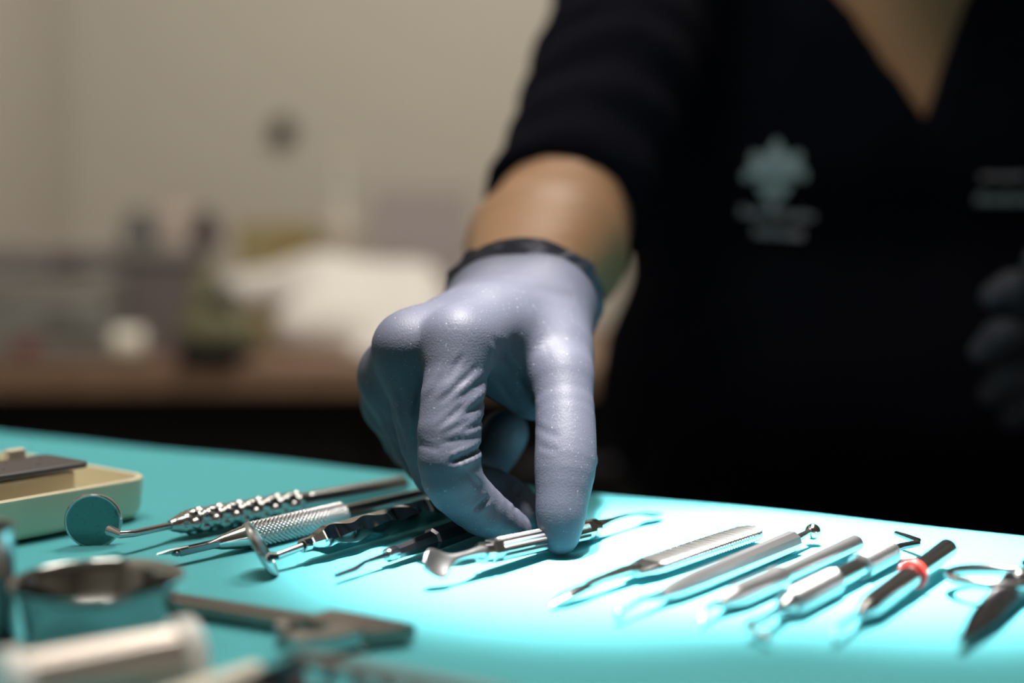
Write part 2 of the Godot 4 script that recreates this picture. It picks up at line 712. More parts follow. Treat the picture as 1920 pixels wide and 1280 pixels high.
# ---------------------------------------------------------------- person
func wrinkle(p: Vector3, list: Array) -> float:
	var d := 0.0
	for w in list:
		var rel: Vector3 = p - w[0]
		var ab: Vector3 = w[1] - w[0]
		if absf(rel.z - ab.z * 0.5) > w[4]: continue
		var r2 := Vector2(rel.x, rel.y)
		var a2 := Vector2(ab.x, ab.y)
		var t := clampf(r2.dot(a2) / a2.length_squared(), 0.0, 1.0)
		var e: float = (r2 - a2 * t).length() / w[2]
		if e > 4.0: continue
		var fade := sqrt(maxf(0.0, 1.0 - (2.0 * t - 1.0) * (2.0 * t - 1.0)))
		d += w[3] * fade * (-exp(-e * e) + 0.45 * exp(-(e - 2.0) * (e - 2.0)))
	return d


func person() -> void:
	var o := thing("person", "person in dark navy scrubs and grey gloves reaching for an instrument", "person", Vector3(0.29, 0, -1.05))
	var home := -o.position
	# ---- right glove, the hand that pinches the instrument
	var g := Field.new()
	g.k_in = 0.0008
	g.k_palm = 0.010
	g.k_root = 0.006
	var wrist := Vector3(0.0027, 0.9867, -0.6050)
	var fore := Vector3(0.0069, 0.9914, -0.6600)
	var im := Vector3(-0.0195, 0.9777, -0.5280)
	var mm := Vector3(-0.0394, 0.9746, -0.5400)
	var rm := Vector3(-0.0464, 0.9610, -0.5640)
	var lm := Vector3(-0.0491, 0.9479, -0.5860)
	var tm := Vector3(0.0197, 0.9624, -0.5510)
	# palm
	g.cap(0, wrist + Vector3(0.010, 0, 0), im, 0.0185, 0.0120)
	g.cap(0, wrist + Vector3(-0.003, 0, 0), mm, 0.0185, 0.0120)
	g.cap(0, wrist + Vector3(-0.008, -0.004, 0), rm, 0.0180, 0.0118)
	g.cap(0, wrist + Vector3(-0.010, -0.010, 0), lm, 0.018, 0.0112)
	g.cap(0, wrist + Vector3(0.010, 0, 0.0), fore + Vector3(0.003, 0, 0), 0.0185, 0.0195)
	g.cap(0, wrist + Vector3(-0.012, 0, 0.0), fore + Vector3(-0.011, 0, 0), 0.0180, 0.0195)
	g.cap(0, im + Vector3(0, -0.002, -0.010), mm + Vector3(0, -0.003, -0.010), 0.0120, 0.0118)
	g.cap(0, mm + Vector3(0.002, -0.002, -0.008), rm, 0.0115, 0.0112)
	g.cap(0, rm, lm, 0.0110, 0.0105)
	g.cap(0, Vector3(-0.0116, 0.9809, -0.5600), Vector3(0.0145, 0.9713, -0.5660), 0.0140, 0.0135)
	g.cap(0, Vector3(-0.0101, 0.9718, -0.5600), Vector3(0.0127, 0.9621, -0.5620), 0.0120, 0.0115)
	g.cap(0, Vector3(-0.0064, 0.9638, -0.5660), Vector3(0.0085, 0.9530, -0.5660), 0.0105, 0.0100)
	g.cap(0, wrist + Vector3(0.012, -0.004, 0.006), tm, 0.0205, 0.0106)
	# index, middle, ring, little, thumb
	g.bent(1, [im, Vector3(-0.0229, 0.9358, -0.5120), Vector3(-0.0150, 0.9189, -0.5200), Vector3(0.0004, 0.9052, -0.5340)], [0.0120, 0.0114, 0.0098, 0.0072])
	g.bent(2, [mm, Vector3(-0.0287, 0.9259, -0.5480), Vector3(-0.0074, 0.9157, -0.5600), Vector3(0.0085, 0.9064, -0.5560)], [0.0118, 0.0105, 0.0085, 0.0072])
	g.bent(3, [rm, Vector3(-0.0350, 0.9247, -0.5780), Vector3(-0.0128, 0.9214, -0.5920), Vector3(-0.0031, 0.9339, -0.5900)], [0.0112, 0.0100, 0.0098, 0.0100])
	g.bent(4, [lm, Vector3(-0.0429, 0.9257, -0.6020), Vector3(-0.0255, 0.9218, -0.6120), Vector3(-0.0080, 0.9262, -0.6060)], [0.0108, 0.0090, 0.0080, 0.0072])
	g.bent(5, [tm, Vector3(0.0203, 0.9463, -0.5370), Vector3(0.0200, 0.9327, -0.5270), Vector3(0.0183, 0.9171, -0.5190), Vector3(0.0177, 0.9071, -0.5160)], [0.0110, 0.0113, 0.0115, 0.0095, 0.0072])
	g.cap(5, Vector3(0.0270, 0.9324, -0.5320), Vector3(0.0258, 0.9299, -0.5310), 0.0055, 0.0055)
	var cutn := (fore - wrist).normalized()
	g.cuts.append([wrist + cutn * 0.021, cutn])
	var wr := [
		[Vector3(-0.0121, 0.9701, -0.5200), Vector3(-0.0258, 0.9575, -0.5100), 0.0010, 0.00045, 0.03],
		[Vector3(-0.0088, 0.9653, -0.5200), Vector3(-0.0189, 0.9583, -0.5100), 0.0013, 0.00060, 0.03],
		[Vector3(-0.0102, 0.9622, -0.5200), Vector3(-0.0274, 0.9482, -0.5100), 0.0009, 0.00035, 0.03],
		[Vector3(-0.0082, 0.9578, -0.5200), Vector3(-0.0170, 0.9529, -0.5100), 0.0014, 0.00070, 0.03],
		[Vector3(-0.0090, 0.9539, -0.5200), Vector3(-0.0239, 0.9470, -0.5100), 0.0008, 0.00035, 0.03],
		[Vector3(-0.0090, 0.9503, -0.5200), Vector3(-0.0181, 0.9474, -0.5100), 0.0011, 0.00050, 0.03],
		[Vector3(-0.0102, 0.9456, -0.5200), Vector3(-0.0259, 0.9435, -0.5100), 0.0009, 0.00028, 0.03],
		[Vector3(-0.0223, 0.9720, -0.5200), Vector3(-0.0297, 0.9583, -0.5100), 0.0010, 0.00030, 0.03],
		[Vector3(-0.0218, 0.9370, -0.5000), Vector3(-0.0104, 0.9405, -0.5000), 0.0011, 0.00156, 0.03],
		[Vector3(-0.0136, 0.9179, -0.5100), Vector3(-0.0085, 0.9220, -0.5100), 0.0010, 0.00132, 0.03],
		[Vector3(-0.0114, 0.9259, -0.5200), Vector3(-0.0158, 0.9328, -0.5200), 0.0009, 0.00044, 0.03],
		[Vector3(-0.0072, 0.9800, -0.5500), Vector3(0.0083, 0.9508, -0.5500), 0.0011, 0.00044, 0.03],
		[Vector3(-0.0046, 0.9796, -0.5500), Vector3(0.0052, 0.9539, -0.5500), 0.0009, 0.00026, 0.03],
		[Vector3(-0.0430, 0.9655, -0.5300), Vector3(-0.0401, 0.9453, -0.5300), 0.0011, 0.00044, 0.03],
		[Vector3(-0.0370, 0.9675, -0.5300), Vector3(-0.0396, 0.9514, -0.5300), 0.0010, 0.00038, 0.03],
		[Vector3(-0.0540, 0.9508, -0.5500), Vector3(-0.0448, 0.9361, -0.5500), 0.0010, 0.00038, 0.04],
		[Vector3(0.0010, 0.9140, -0.5500), Vector3(0.0031, 0.9182, -0.5500), 0.0008, 0.00051, 0.03],
		[Vector3(0.0064, 0.9913, -0.5700), Vector3(0.0172, 0.9741, -0.5700), 0.0008, 0.00016, 0.05],
		[Vector3(0.0086, 0.9870, -0.5700), Vector3(0.0150, 0.9677, -0.5700), 0.0007, 0.00012, 0.05],
		[Vector3(0.0000, 0.9991, -0.5900), Vector3(0.0255, 0.9902, -0.5900), 0.0016, 0.00032, 0.05],
		[Vector3(0.0086, 0.9453, -0.5300), Vector3(0.0180, 0.9429, -0.5300), 0.0012, 0.00022, 0.03],
		[Vector3(0.0100, 0.9392, -0.5300), Vector3(0.0171, 0.9380, -0.5300), 0.0010, 0.00020, 0.03],
		[Vector3(-0.0350, 0.9614, -0.5300), Vector3(-0.0371, 0.9372, -0.5300), 0.0012, 0.00055, 0.03],
		[Vector3(-0.0477, 0.9571, -0.5500), Vector3(-0.0396, 0.9319, -0.5500), 0.0012, 0.00050, 0.04],
		[Vector3(-0.0519, 0.9452, -0.5600), Vector3(-0.0456, 0.9303, -0.5600), 0.0010, 0.00045, 0.04],
		[Vector3(-0.0176, 0.9744, -0.5200), Vector3(-0.0240, 0.9647, -0.5100), 0.0010, 0.00035, 0.03],
		[Vector3(-0.0063, 0.9623, -0.5600), Vector3(0.0011, 0.9495, -0.5600), 0.0012, 0.00040, 0.03],
		[Vector3(-0.0251, 0.9412, -0.5100), Vector3(-0.0347, 0.9424, -0.5100), 0.0010, 0.00025, 0.03],
	]
	var glove := part("glove", net(g, Vector3(-0.0839, 1.0210, -0.6600) * Vector3(1, 0, 0) + Vector3(-0.02, TOP - 0.004, -0.68), Vector3(0.075, TOP + 0.15, -0.485), 0.0012, func(p: Vector3, n: Vector3) -> Vector3: return p + n * wrinkle(p, wr)), M.glove, o, "dark grey nitrile glove on the reaching hand")
	glove.position = home
	# rolled cuff
	var cn := FastNoiseLite.new()
	cn.seed = 21
	cn.frequency = 1.0
	var ax := cutn
	var cx := ax.cross(Vector3.UP).normalized()
	var cy := cx.cross(ax)
	var loops := []
	for k in 15:
		var u := k / 14.0
		var l := PackedVector3Array()
		for i in 96:
			var a := TAU * i / 96.0
			var wob := cn.get_noise_3d(cos(a) * 2.6, sin(a) * 2.6, u * 3.0) * 0.0060 * sin(u * PI)
			var fold := 0.0016 * sin(u * 3.0 * PI + 2.0 * sin(a)) * clampf(u * 4.0, 0, 1)
			var bead := 0.0012 if k == 14 or k == 13 else 0.0
			var rr := 1.0 + (wob + fold + bead) / 0.026
			l.append(wrist + ax * (0.010 + 0.014 * u + 0.004 * sin(a * 2.0 + 1.0) * u * u) + cx * cos(a) * (0.0295 + 0.0040 * smoothstep(0.3, 1.0, u)) * rr + cy * sin(a) * (0.0188 + 0.0085 * smoothstep(0.3, 1.0, u)) * rr)
		loops.append(l)
	for k in [14, 10, 6, 2]:
		var l := PackedVector3Array()
		for p in loops[k]:
			var c: Vector3 = wrist + ax * (p - wrist).dot(ax)
			l.append(c + (p - c) * 0.975)
		loops.append(l)
	var cuff := part("cuff", loft(loops, false, false, 70.0, true), M.glove, glove, "wrinkled glove cuff with beaded edge")
	# ---- body: torso core, neck, head and arms in one surface
	var b := Field.new()
	b.k_in = 0.006
	b.k_palm = 0.035
	b.k_root = 0.03
	var sho := Vector3(0.105, 1.195, -1.01)
	var elb := Vector3(0.0257, 1.0184, -0.8000)
	var sho_l := Vector3(0.475, 1.185, -1.06)
	var elb_l := Vector3(0.575, 0.945, -1.00)
	var wri_l := Vector3(0.3590, 0.9801, -0.8700)
	b.cap(0, Vector3(0.20, 1.08, -1.06), Vector3(0.38, 1.08, -1.08), 0.105, 0.105)
	b.cap(0, Vector3(0.16, 1.165, -1.05), Vector3(0.42, 1.165, -1.07), 0.078, 0.078)
	b.cap(0, Vector3(0.22, 0.88, -1.06), Vector3(0.36, 0.88, -1.07), 0.10, 0.10)
	b.cap(0, Vector3(0.22, 0.66, -1.07), Vector3(0.36, 0.66, -1.07), 0.11, 0.11)
	b.cap(0, Vector3(0.285, 1.15, -1.06), Vector3(0.285, 1.265, -0.99), 0.060, 0.056)
	b.cap(0, Vector3(0.286, 1.305, -0.945), Vector3(0.286, 1.380, -0.970), 0.066, 0.088)
	b.cap(0, Vector3(0.286, 1.330, -0.870), Vector3(0.286, 1.320, -0.890), 0.014, 0.012)
	b.cap(0, Vector3(0.286, 1.265, -0.890), Vector3(0.286, 1.270, -0.915), 0.022, 0.03)
	b.cap(0, Vector3(0.200, 1.335, -0.965), Vector3(0.202, 1.355, -0.975), 0.014, 0.016)
	b.cap(0, Vector3(0.372, 1.335, -0.965), Vector3(0.370, 1.355, -0.975), 0.014, 0.016)
	b.chain(1, [sho, sho.lerp(elb, 0.5), elb], [0.056, 0.043, 0.038])
	for sx in [-0.006, 0.006]:
		var dv := Vector3(sx, 0, 0)
		b.chain(1, [elb, elb.lerp(wrist, 0.35) + dv, wrist + cutn * 0.045 + dv, wrist + cutn * 0.004 + dv], [0.038, 0.0355, 0.0215, 0.018])
	b.chain(2, [sho_l, sho_l.lerp(elb_l, 0.5), elb_l], [0.056, 0.047, 0.041])
	b.chain(2, [elb_l, elb_l.lerp(wri_l, 0.4), wri_l], [0.041, 0.036, 0.022])
	var body := part("body", net(b, Vector3(-0.06, 0.52, -1.2), Vector3(0.66, 1.6, -0.6), 0.007), M.skin, o, "bare tan skin of forearm and neck")
	body.position = home
	# face and hair
	var hf := Field.new()
	hf.k_in = 0.02
	hf.cap(0, Vector3(0.286, 1.405, -0.985), Vector3(0.286, 1.360, -1.005), 0.092, 0.085)
	hf.cap(0, Vector3(0.286, 1.425, -0.950), Vector3(0.286, 1.415, -0.975), 0.078, 0.088)
	part("hair", net(hf, Vector3(0.15, 1.22, -1.16), Vector3(0.42, 1.56, -0.83), 0.007), M.hair, o, "short dark hair").position = home
	for sx in [-0.032, 0.032]:
		var eye := part("eye", spun([[0.0, -0.012], [0.008, -0.009], [0.012, 0.0], [0.008, 0.009], [0.0, 0.012]], 18, 60.0), M.white, o)
		eye.position = Vector3(0.286 + sx, 1.357, -0.893) + home
		part("iris", spun([[0.0, 0.0], [0.005, 0.0], [0.005, 0.003], [0.0, 0.004]], 16), M.hair, eye).transform = Transform3D(Basis(Vector3.RIGHT, PI / 2), Vector3(0, 0, 0.010))
	var lips := part("mouth", tube([Vector3(-0.024, 0, -0.004), Vector3(0, 0.001, 0.003), Vector3(0.024, 0, -0.004)], [0.002, 0.006, 0.002], 12), mat(lin(0.42, 0.16, 0.12), 0.5), o)
	lips.position = Vector3(0.286, 1.292, -0.877) + home
	# ---- scrub top
	var s := Field.new()
	s.k_in = 0.012
	s.k_palm = 0.05
	s.k_root = 0.028
	s.cap(0, Vector3(0.19, 1.08, -1.06), Vector3(0.39, 1.08, -1.08), 0.122, 0.122)
	s.cap(0, Vector3(0.155, 1.165, -1.05), Vector3(0.425, 1.165, -1.07), 0.092, 0.092)
	s.cap(0, Vector3(0.19, 0.90, -1.05), Vector3(0.39, 0.90, -1.07), 0.125, 0.125)
	s.cap(0, Vector3(0.19, 0.66, -1.06), Vector3(0.39, 0.66, -1.07), 0.135, 0.135)
	s.cap(0, Vector3(0.24, 1.20, -1.07), Vector3(0.33, 1.20, -1.08), 0.05, 0.05)
	var hem := sho.lerp(elb, 0.96)
	var hem_l := sho_l.lerp(elb_l, 0.72)
	s.chain(1, [sho, sho.lerp(elb, 0.5), sho.lerp(elb, 1.15)], [0.070, 0.053, 0.0425])
	s.chain(2, [sho_l, sho_l.lerp(elb_l, 0.5), sho_l.lerp(elb_l, 1.0)], [0.072, 0.062, 0.058])
	var fold := FastNoiseLite.new()
	fold.seed = 8
	fold.frequency = 14.0
	var vb := Vector3(0.2753, 1.0867, -0.9500)
	var dir_r := (elb - sho).normalized()
	var dir_l := (elb_l - sho_l).normalized()
	s.extra = func(p: Vector3, d: float) -> float:
		d += fold.get_noise_3d(p.x, p.y * 0.6, p.z) * 0.006
		if p.x < 0.14 and p.z > -1.0:
			d = maxf(d, (p - hem).dot(dir_r) * 0.9)
			d += 0.0018 * sin((p - hem).dot(dir_r) * 150.0 + p.x * 30.0)
		if p.x > 0.46: d = maxf(d, (p - hem_l).dot(dir_l) * 0.9)
		d = maxf(d, 0.56 - p.y)
		d = maxf(d, p.y - 1.262)
		var rise := p.y - vb.y
		var half := (0.70 if p.x < vb.x else 0.36) * rise
		if rise > -0.06 and p.z > -1.03:
			d = maxf(d, (half - absf(p.x - vb.x)) * 0.8)
		return d
	var top := part("scrub_top", net(s, Vector3(-0.09, 0.5, -1.26), Vector3(0.70, 1.32, -0.70), 0.007), M.scrub, o, "dark navy short-sleeved V-neck scrub top")
	top.position = home
	# crest and lettering embroidered on the chest
	s.prep(Vector3(0.3, 1.0, -1.0), 9.0)
	var on := func(x: float, y: float) -> float:
		var z := -0.75
		for i in 60:
			var dd := s.at(Vector3(x, y, z))
			if dd < 0.0004: break
			z -= dd * 0.7
		return z
	var stitch := func(called: String, poly: Array, m: Material, c: Vector3, size: float, lbl: String) -> void:
		var front := PackedVector3Array()
		var rear := PackedVector3Array()
		for i in poly.size() / 2:
			var x: float = c.x + poly[i * 2] * size
			var y: float = c.y + poly[i * 2 + 1] * size
			var z: float = on.call(x, y)
			front.append(Vector3(x, y, z + 0.0022))
			rear.append(Vector3(x, y, z - 0.002))
		part(called, loft([rear, front], true, true, 30.0), m, top, lbl)
	var cc := Vector3(0.1732, 1.0534, -0.9300)
	var k1 := 0.001 * 0.93 / 2.667
	stitch.call("crest_petal", [0, 66, 12, 48, 17, 30, 10, 8, 0, -10, -10, 8, -17, 30, -12, 48], M.thread, cc, k1, "pale crest embroidery")
	for sx in [-1, 1]:
		stitch.call("crest_petal", [6 * sx, 22, 22 * sx, 36, 42 * sx, 42, 48 * sx, 30, 40 * sx, 14, 20 * sx, 2, 4 * sx, 0], M.thread, cc, k1, "pale crest embroidery")
		stitch.call("crest_petal", [6 * sx, 4, 26 * sx, 10, 48 * sx, 14, 60 * sx, -2, 54 * sx, -14, 44 * sx, -4, 26 * sx, -8, 8 * sx, -12], M.thread, cc, k1, "pale crest embroidery")
		stitch.call("crest_petal", [3 * sx, -10, 18 * sx, -14, 32 * sx, -20, 26 * sx, -34, 14 * sx, -48, 2 * sx, -56], M.thread, cc, k1, "pale crest embroidery")
	stitch.call("crest_stem", [-5, -50, 5, -50, 4, -74, -4, -74], M.thread_dim, cc, k1, "")
	var lr := RandomNumberGenerator.new()
	lr.seed = 5
	for row in [[Vector3(0.1764, 1.0276, -0.9300), 17, 132.0], [Vector3(0.1780, 1.0147, -0.9300), 12, 84.0]]:
		for i in row[1]:
			var lx: float = -row[2] / 2.0 + row[2] * i / (row[1] - 1.0)
			var tall := lr.randf_range(9.0, 15.0) + (6.0 if i == 0 else 0.0)
			var y0: float = -8.0 - (lx * 0.06)
			stitch.call("lettering_stitch", [lx - 3.1, y0, lx + 3.1, y0, lx + 3.1, y0 + tall, lx - 3.1, y0 + tall], M.thread_dim, row[0], k1, "")
	for row in [[Vector3(0.3274, 1.0534, -0.9300), 10, 80.0, 10.0, M.thread_dim], [Vector3(0.3303, 1.0372, -0.9300), 14, 104.0, 17.0, M.thread]]:
		for i in row[1]:
			var lx: float = -row[2] / 2.0 + row[2] * i / (row[1] - 1.0)
			var tall: float = row[3] * lr.randf_range(0.7, 1.1)
			stitch.call("lettering_stitch", [lx - 2.4, -8, lx + 2.4, -8, lx + 2.4, tall - 8, lx - 2.4, tall - 8], row[4], row[0], k1, "")
	# ---- left glove, resting in the dark at the right edge
	var h := Field.new()
	h.k_in = 0.006
	h.k_root = 0.01
	var kn := [Vector3(0.3229, 0.9793, -0.8650), Vector3(0.3292, 0.9652, -0.8720), Vector3(0.3352, 0.9448, -0.8800), Vector3(0.3432, 0.9256, -0.8880)]
	for i in 4:
		h.cap(0, wri_l, kn[i], 0.021, 0.0115)
	h.cap(0, wri_l, wri_l.lerp(elb_l, 0.22), 0.027, 0.030)
	var tips := [[Vector3(0.2997, 0.9826, -0.8500), Vector3(0.2877, 0.9775, -0.8500)], [Vector3(0.2948, 0.9553, -0.8520), Vector3(0.2849, 0.9435, -0.8580)], [Vector3(0.3049, 0.9281, -0.8650), Vector3(0.2962, 0.9164, -0.8720)], [Vector3(0.3189, 0.9104, -0.8750), Vector3(0.3134, 0.9004, -0.8820)]]
	for i in 4:
		h.chain(i + 1, [kn[i], tips[i][0], tips[i][1]], [0.0112, 0.0100, 0.0085])
	h.chain(5, [wri_l.lerp(kn[0], 0.4) + Vector3(0, 0.012, 0.01), Vector3(0.3233, 0.9956, -0.8420), Vector3(0.3085, 0.9984, -0.8320)], [0.014, 0.0115, 0.010])
	part("glove", net(h, Vector3(0.24, 0.88, -1.02), Vector3(0.56, 1.08, -0.78), 0.0035), M.glove, o, "dark grey glove on the other hand").position = home
	# ---- trousers, shoes (seated behind the table)
	for sx in [-0.09, 0.09]:
		var lf := Field.new()
		lf.k_in = 0.05
		var hip := Vector3(0.29 + sx, 0.60, -1.05)
		var knee := Vector3(0.29 + sx * 1.5, 0.58, -0.66)
		var foot := Vector3(0.29 + sx * 1.5, 0.09, -0.72)
		lf.chain(0, [hip, knee, foot], [0.095, 0.065, 0.055])
		part("trouser_leg", net(lf, Vector3(0, 0.03, -1.2), Vector3(0.6, 0.75, -0.5), 0.012), M.scrub, o).position = home
		var sf := Field.new()
		sf.k_in = 0.02
		sf.chain(0, [foot + Vector3(0, -0.045, -0.03), foot + Vector3(0, -0.045, 0.06), foot + Vector3(0, -0.055, 0.14)], [0.044, 0.042, 0.034])
		sf.cuts.append([Vector3(0, 0.001, 0), Vector3.DOWN])
		part("shoe", net(sf, foot + Vector3(-0.1, -0.12, -0.12), foot + Vector3(0.1, 0.05, 0.24), 0.01), M.black, o).position = home
	var st := thing("stool", "black round stool under the seated person", "stool", Vector3(0.29, 0, -1.06))
	part("seat", spun([[0.0, 0.45], [0.17, 0.45], [0.18, 0.465], [0.18, 0.488], [0.17, 0.499], [0.0, 0.499]], 32), M.black, st)
	part("column", spun([[0.0, 0.05], [0.025, 0.05], [0.025, 0.45], [0.0, 0.45]], 20), M.gunmetal, st)
	for i in 5:
		var a := TAU * i / 5.0
		part("leg", tube([Vector3(0, 0.06, 0), Vector3(cos(a) * 0.26, 0.02, sin(a) * 0.26)], [0.018, 0.015], 10), M.gunmetal, st)


# ---------------------------------------------------------------- instruments on the drape
func knurl(pitch: float, n: int, depth: float) -> Callable:
	return func(x: float, a: float) -> float:
		var u := x / pitch * TAU
		return depth * (absf(sin((u + a * n) * 0.5)) + absf(sin((u - a * n) * 0.5)) - 1.2)


func ribbed(pitch: float, depth: float) -> Callable:
	return func(x: float, _a: float) -> float: return depth * sin(x / pitch * TAU)


func instruments() -> void:
	# mouth mirror with a beaded grip, its head propped in front of the tray
	var o := thing("mouth_mirror", "mouth mirror with beaded steel grip, its round head upright before the cream tray", "dental mirror")
	var A := Vector3(-0.1319, 0.9055, -0.5402)
	var Bp := Vector3(-0.0484, 0.9050, -0.6289)
	along(o, A, Bp)
	var len := A.distance_to(Bp)
	var bead := func(x: float, a: float) -> float:
		var fade := smoothstep(0.003, 0.008, x) * (1.0 - smoothstep(0.060, 0.064, x))
		var k := floorf((x - 0.002) / 0.0048)
		var cx := 0.002 + (k + 0.5) * 0.0048
		var sector := TAU / 5.0
		var da := fposmod(a + k * sector * 0.5, sector) - sector * 0.5
		var d := Vector2(x - cx, da * 0.0048).length()
		return fade * (0.00085 * (1.0 - smoothstep(0.0013, 0.0024, d)) - 0.00045)
	var pr := [[0.0, 0.0020], [0.0008, 0.0024]]
	for i in 150:
		var x := 0.0015 + 0.066 * i / 149.0
		pr.append([x, lerpf(0.0026, 0.0050, smoothstep(0.0, 0.010, x)) - 0.0010 * smoothstep(0.060, 0.067, x)])
	part("beaded_grip", turned(pr, 0.0, 72, 60.0, bead), M.steel, o, "beaded steel grip")
	part("handle", turned([[0.067, 0.0037], [0.069, 0.0040], [len - 0.001, 0.0040], [len, 0.0035]], 0.0, 28), M.steel, o)
	var inv := o.transform.affine_inverse()
	var c := Vector3(-0.1591, 0.9089, -0.5330)
	var sh := [Vector3(0.001, 0, 0), inv * Vector3(-0.1411, 0.9064, -0.5220), inv * Vector3(-0.1447, 0.9069, -0.5180), inv * Vector3(-0.1500, 0.9076, -0.5220)]
	part("shank", tube(sh, [0.0014, 0.0014, 0.0015, 0.0020], 14), M.steel, o)
	var dn := Vector3(0.13, -0.10, 1.0).normalized()
	head_disc("mirror_head", o, inv * c, inv.basis * dn, 0.0107)
	# scalpel with a knurled handle
	o = thing("scalpel", "steel scalpel with diamond-knurled grip and small pointed blade", "scalpel")
	A = Vector3(-0.1258, 0.9040, -0.4940)
	Bp = Vector3(-0.0258, 0.9050, -0.6175)
	along(o, A, Bp)
	len = A.distance_to(Bp)
	var x1 := 0.0108
	var x2 := 0.0291
	var x3 := 0.0420
	var x4 := 0.0911
	part("blade", slab(out2([0.0, 0.0014, x1 * 0.4, 0.0004, x1 + 0.003, -0.0010, x1 + 0.003, 0.0018, x1 * 0.5, 0.0020]), -0.00025, 0.00025, 0.0001), M.satin, o).rotation.x = -1.15
	var jaw := part("jaw", slab(round_rect(x2 - x1 + 0.006, 0.0036, 0.0006), -0.0010, 0.0008, 0.0003), M.dark_steel, o)
	jaw.position = Vector3((x1 + x2) / 2, 0, 0)
	for s in [-1, 1]:
		var jr := part("jaw_rail", slab(round_rect(x2 - x1 + 0.003, 0.0006, 0.0002), -0.0012, 0.0013, 0.0003), M.dark_steel, o)
		jr.position = Vector3((x1 + x2) / 2, 0, 0.0017 * s)
	part("nose_cone", turned([[x2 - 0.006, 0.0010], [x2, 0.0026], [x3 - 0.001, 0.0045], [x3, 0.0047]], 0.0, 28), M.steel, o)
	var pk := rows(x3, x4, 0.0050, 210)
	pk[0][1] = 0.0045
	pk[210][1] = 0.0045
	part("knurled_grip", turned(pk, 0.0, 126, 25.0, knurl(0.0021, 18, 0.00045)), M.satin, o, "diamond-knurled grip")
	part("handle", turned([[x4 - 0.001, 0.0036], [len - 0.001, 0.0036], [len, 0.0030]], 0.0, 28), M.steel, o)
	# second mirror, seen edge on
	o = thing("mouth_mirror", "mouth mirror with faceted scalloped handle, its head standing edge on", "dental mirror")
	A = Vector3(-0.0753, 0.9065, -0.5006)
	Bp = Vector3(-0.0273, 0.9062, -0.5738)
	along(o, A, Bp)
	len = A.distance_to(Bp)
	part("collar", turned([[0.0, 0.0018], [0.0005, 0.0025], [0.003, 0.0027], [0.004, 0.0024]], 0.0, 20), M.polish, o)
	var lo := []
	for i in 91:
		var x := 0.0035 + (len - 0.0035) * i / 90.0
		var grow := smoothstep(0.003, 0.014, x)
		var w := lerpf(0.0024, 0.0050, grow) + 0.0006 * grow * sin((x - 0.02) / 0.019 * TAU)
		var hgt := lerpf(0.0024, 0.0050, grow) - 0.0004 * grow * sin((x - 0.02) / 0.019 * TAU)
		var ch := 0.34 + 0.16 * grow * sin((x - 0.02) / 0.019 * TAU)
		var l := PackedVector3Array()
		for q in [[1, -ch], [1, ch], [ch, 1], [-ch, 1], [-1, ch], [-1, -ch], [-ch, -1], [ch, -1]]:
			l.append(Vector3(x, hgt * q[0], w * q[1]))
		lo.append(l)
	part("faceted_handle", loft(lo, true, true, 28.0), M.polish, o, "faceted scalloped steel handle")
	inv = o.transform.affine_inverse()
	part("shank", tube([Vector3(0.001, 0, 0), inv * Vector3(-0.0825, 0.9050, -0.4920), inv * Vector3(-0.0872, 0.9046, -0.4940)], [0.0014, 0.0014, 0.0016], 14), M.steel, o)
	head_disc("mirror_head", o, inv * Vector3(-0.0872, 0.9087, -0.4870), inv.basis * Vector3(0.86, 0.48, -0.15).normalized(), 0.0108)
	# dark probe running under the hand
	o = thing("dental_probe", "dark steel probe with thin flat tip lying under the hand", "dental probe")
	A = Vector3(-0.0597, 0.9025, -0.4741)
	Bp = Vector3(0.0000, 0.9050, -0.5658)
	along(o, A, Bp)
	len = A.distance_to(Bp)
	x1 = 0.0285
	x2 = 0.0552
	part("tip", tube([Vector3(0, 0.0, 0), Vector3(0.010, 0, 0), Vector3(x1 * 0.55, 0.0012, 0), Vector3(x1, 0.001, 0)], [0.0010, 0.0012, 0.0008, 0.0013], 12, 0.7), M.dark_steel, o)
	part("collar", turned([[x1 - 0.001, 0.0018], [x1, 0.0026], [x1 + 0.004, 0.0027], [x1 + 0.0045, 0.0024]], 0.0008, 20), M.steel, o)
	part("handle", turned([[x1 + 0.004, 0.0024], [x2 - 0.006, 0.0033], [x2 - 0.001, 0.0036], [x2, 0.0045], [len - 0.002, 0.0045], [len, 0.0035]], 0.0006, 8, 20.0), M.gunmetal, o, "dark faceted handle")
	# held spatula
	o = thing("dental_spatula", "double-ended spatula with knurled hexagonal handle held between thumb and index finger", "dental spatula")
	A = Vector3(-0.0270, 0.9085, -0.4653)
	Bp = Vector3(0.0618, 0.9020, -0.5803)
	along(o, A, Bp)
	len = A.distance_to(Bp)
	x1 = 0.0316
	x2 = 0.0922
	part("handle", turned([[x1 - 0.001, 0.0030], [x1, 0.0043], [x2, 0.0043], [x2 + 0.001, 0.0030]], 0.0, 6, 20.0), M.steel, o, "hexagonal steel handle")
	for f in 6:
		var fa := TAU * (f + 0.5) / 6.0
		var fl := part("knurled_panel", panel(x1 + 0.004, x2 - 0.003, 0.0039), M.satin, o)
		fl.transform = Transform3D(Basis(Vector3.RIGHT, fa), Vector3(0, 0, 0))
	for e in [[x1, -1.0], [x2, 1.0]]:
		part("collar", turned([[e[0] - 0.002 + e[1] * 0.003, 0.0026], [e[0] - 0.0018 + e[1] * 0.003, 0.0037], [e[0] + 0.0018 + e[1] * 0.003, 0.0037], [e[0] + 0.002 + e[1] * 0.003, 0.0026]], 0.0, 24), M.polish, o)
	var sp := []
	var sr := []
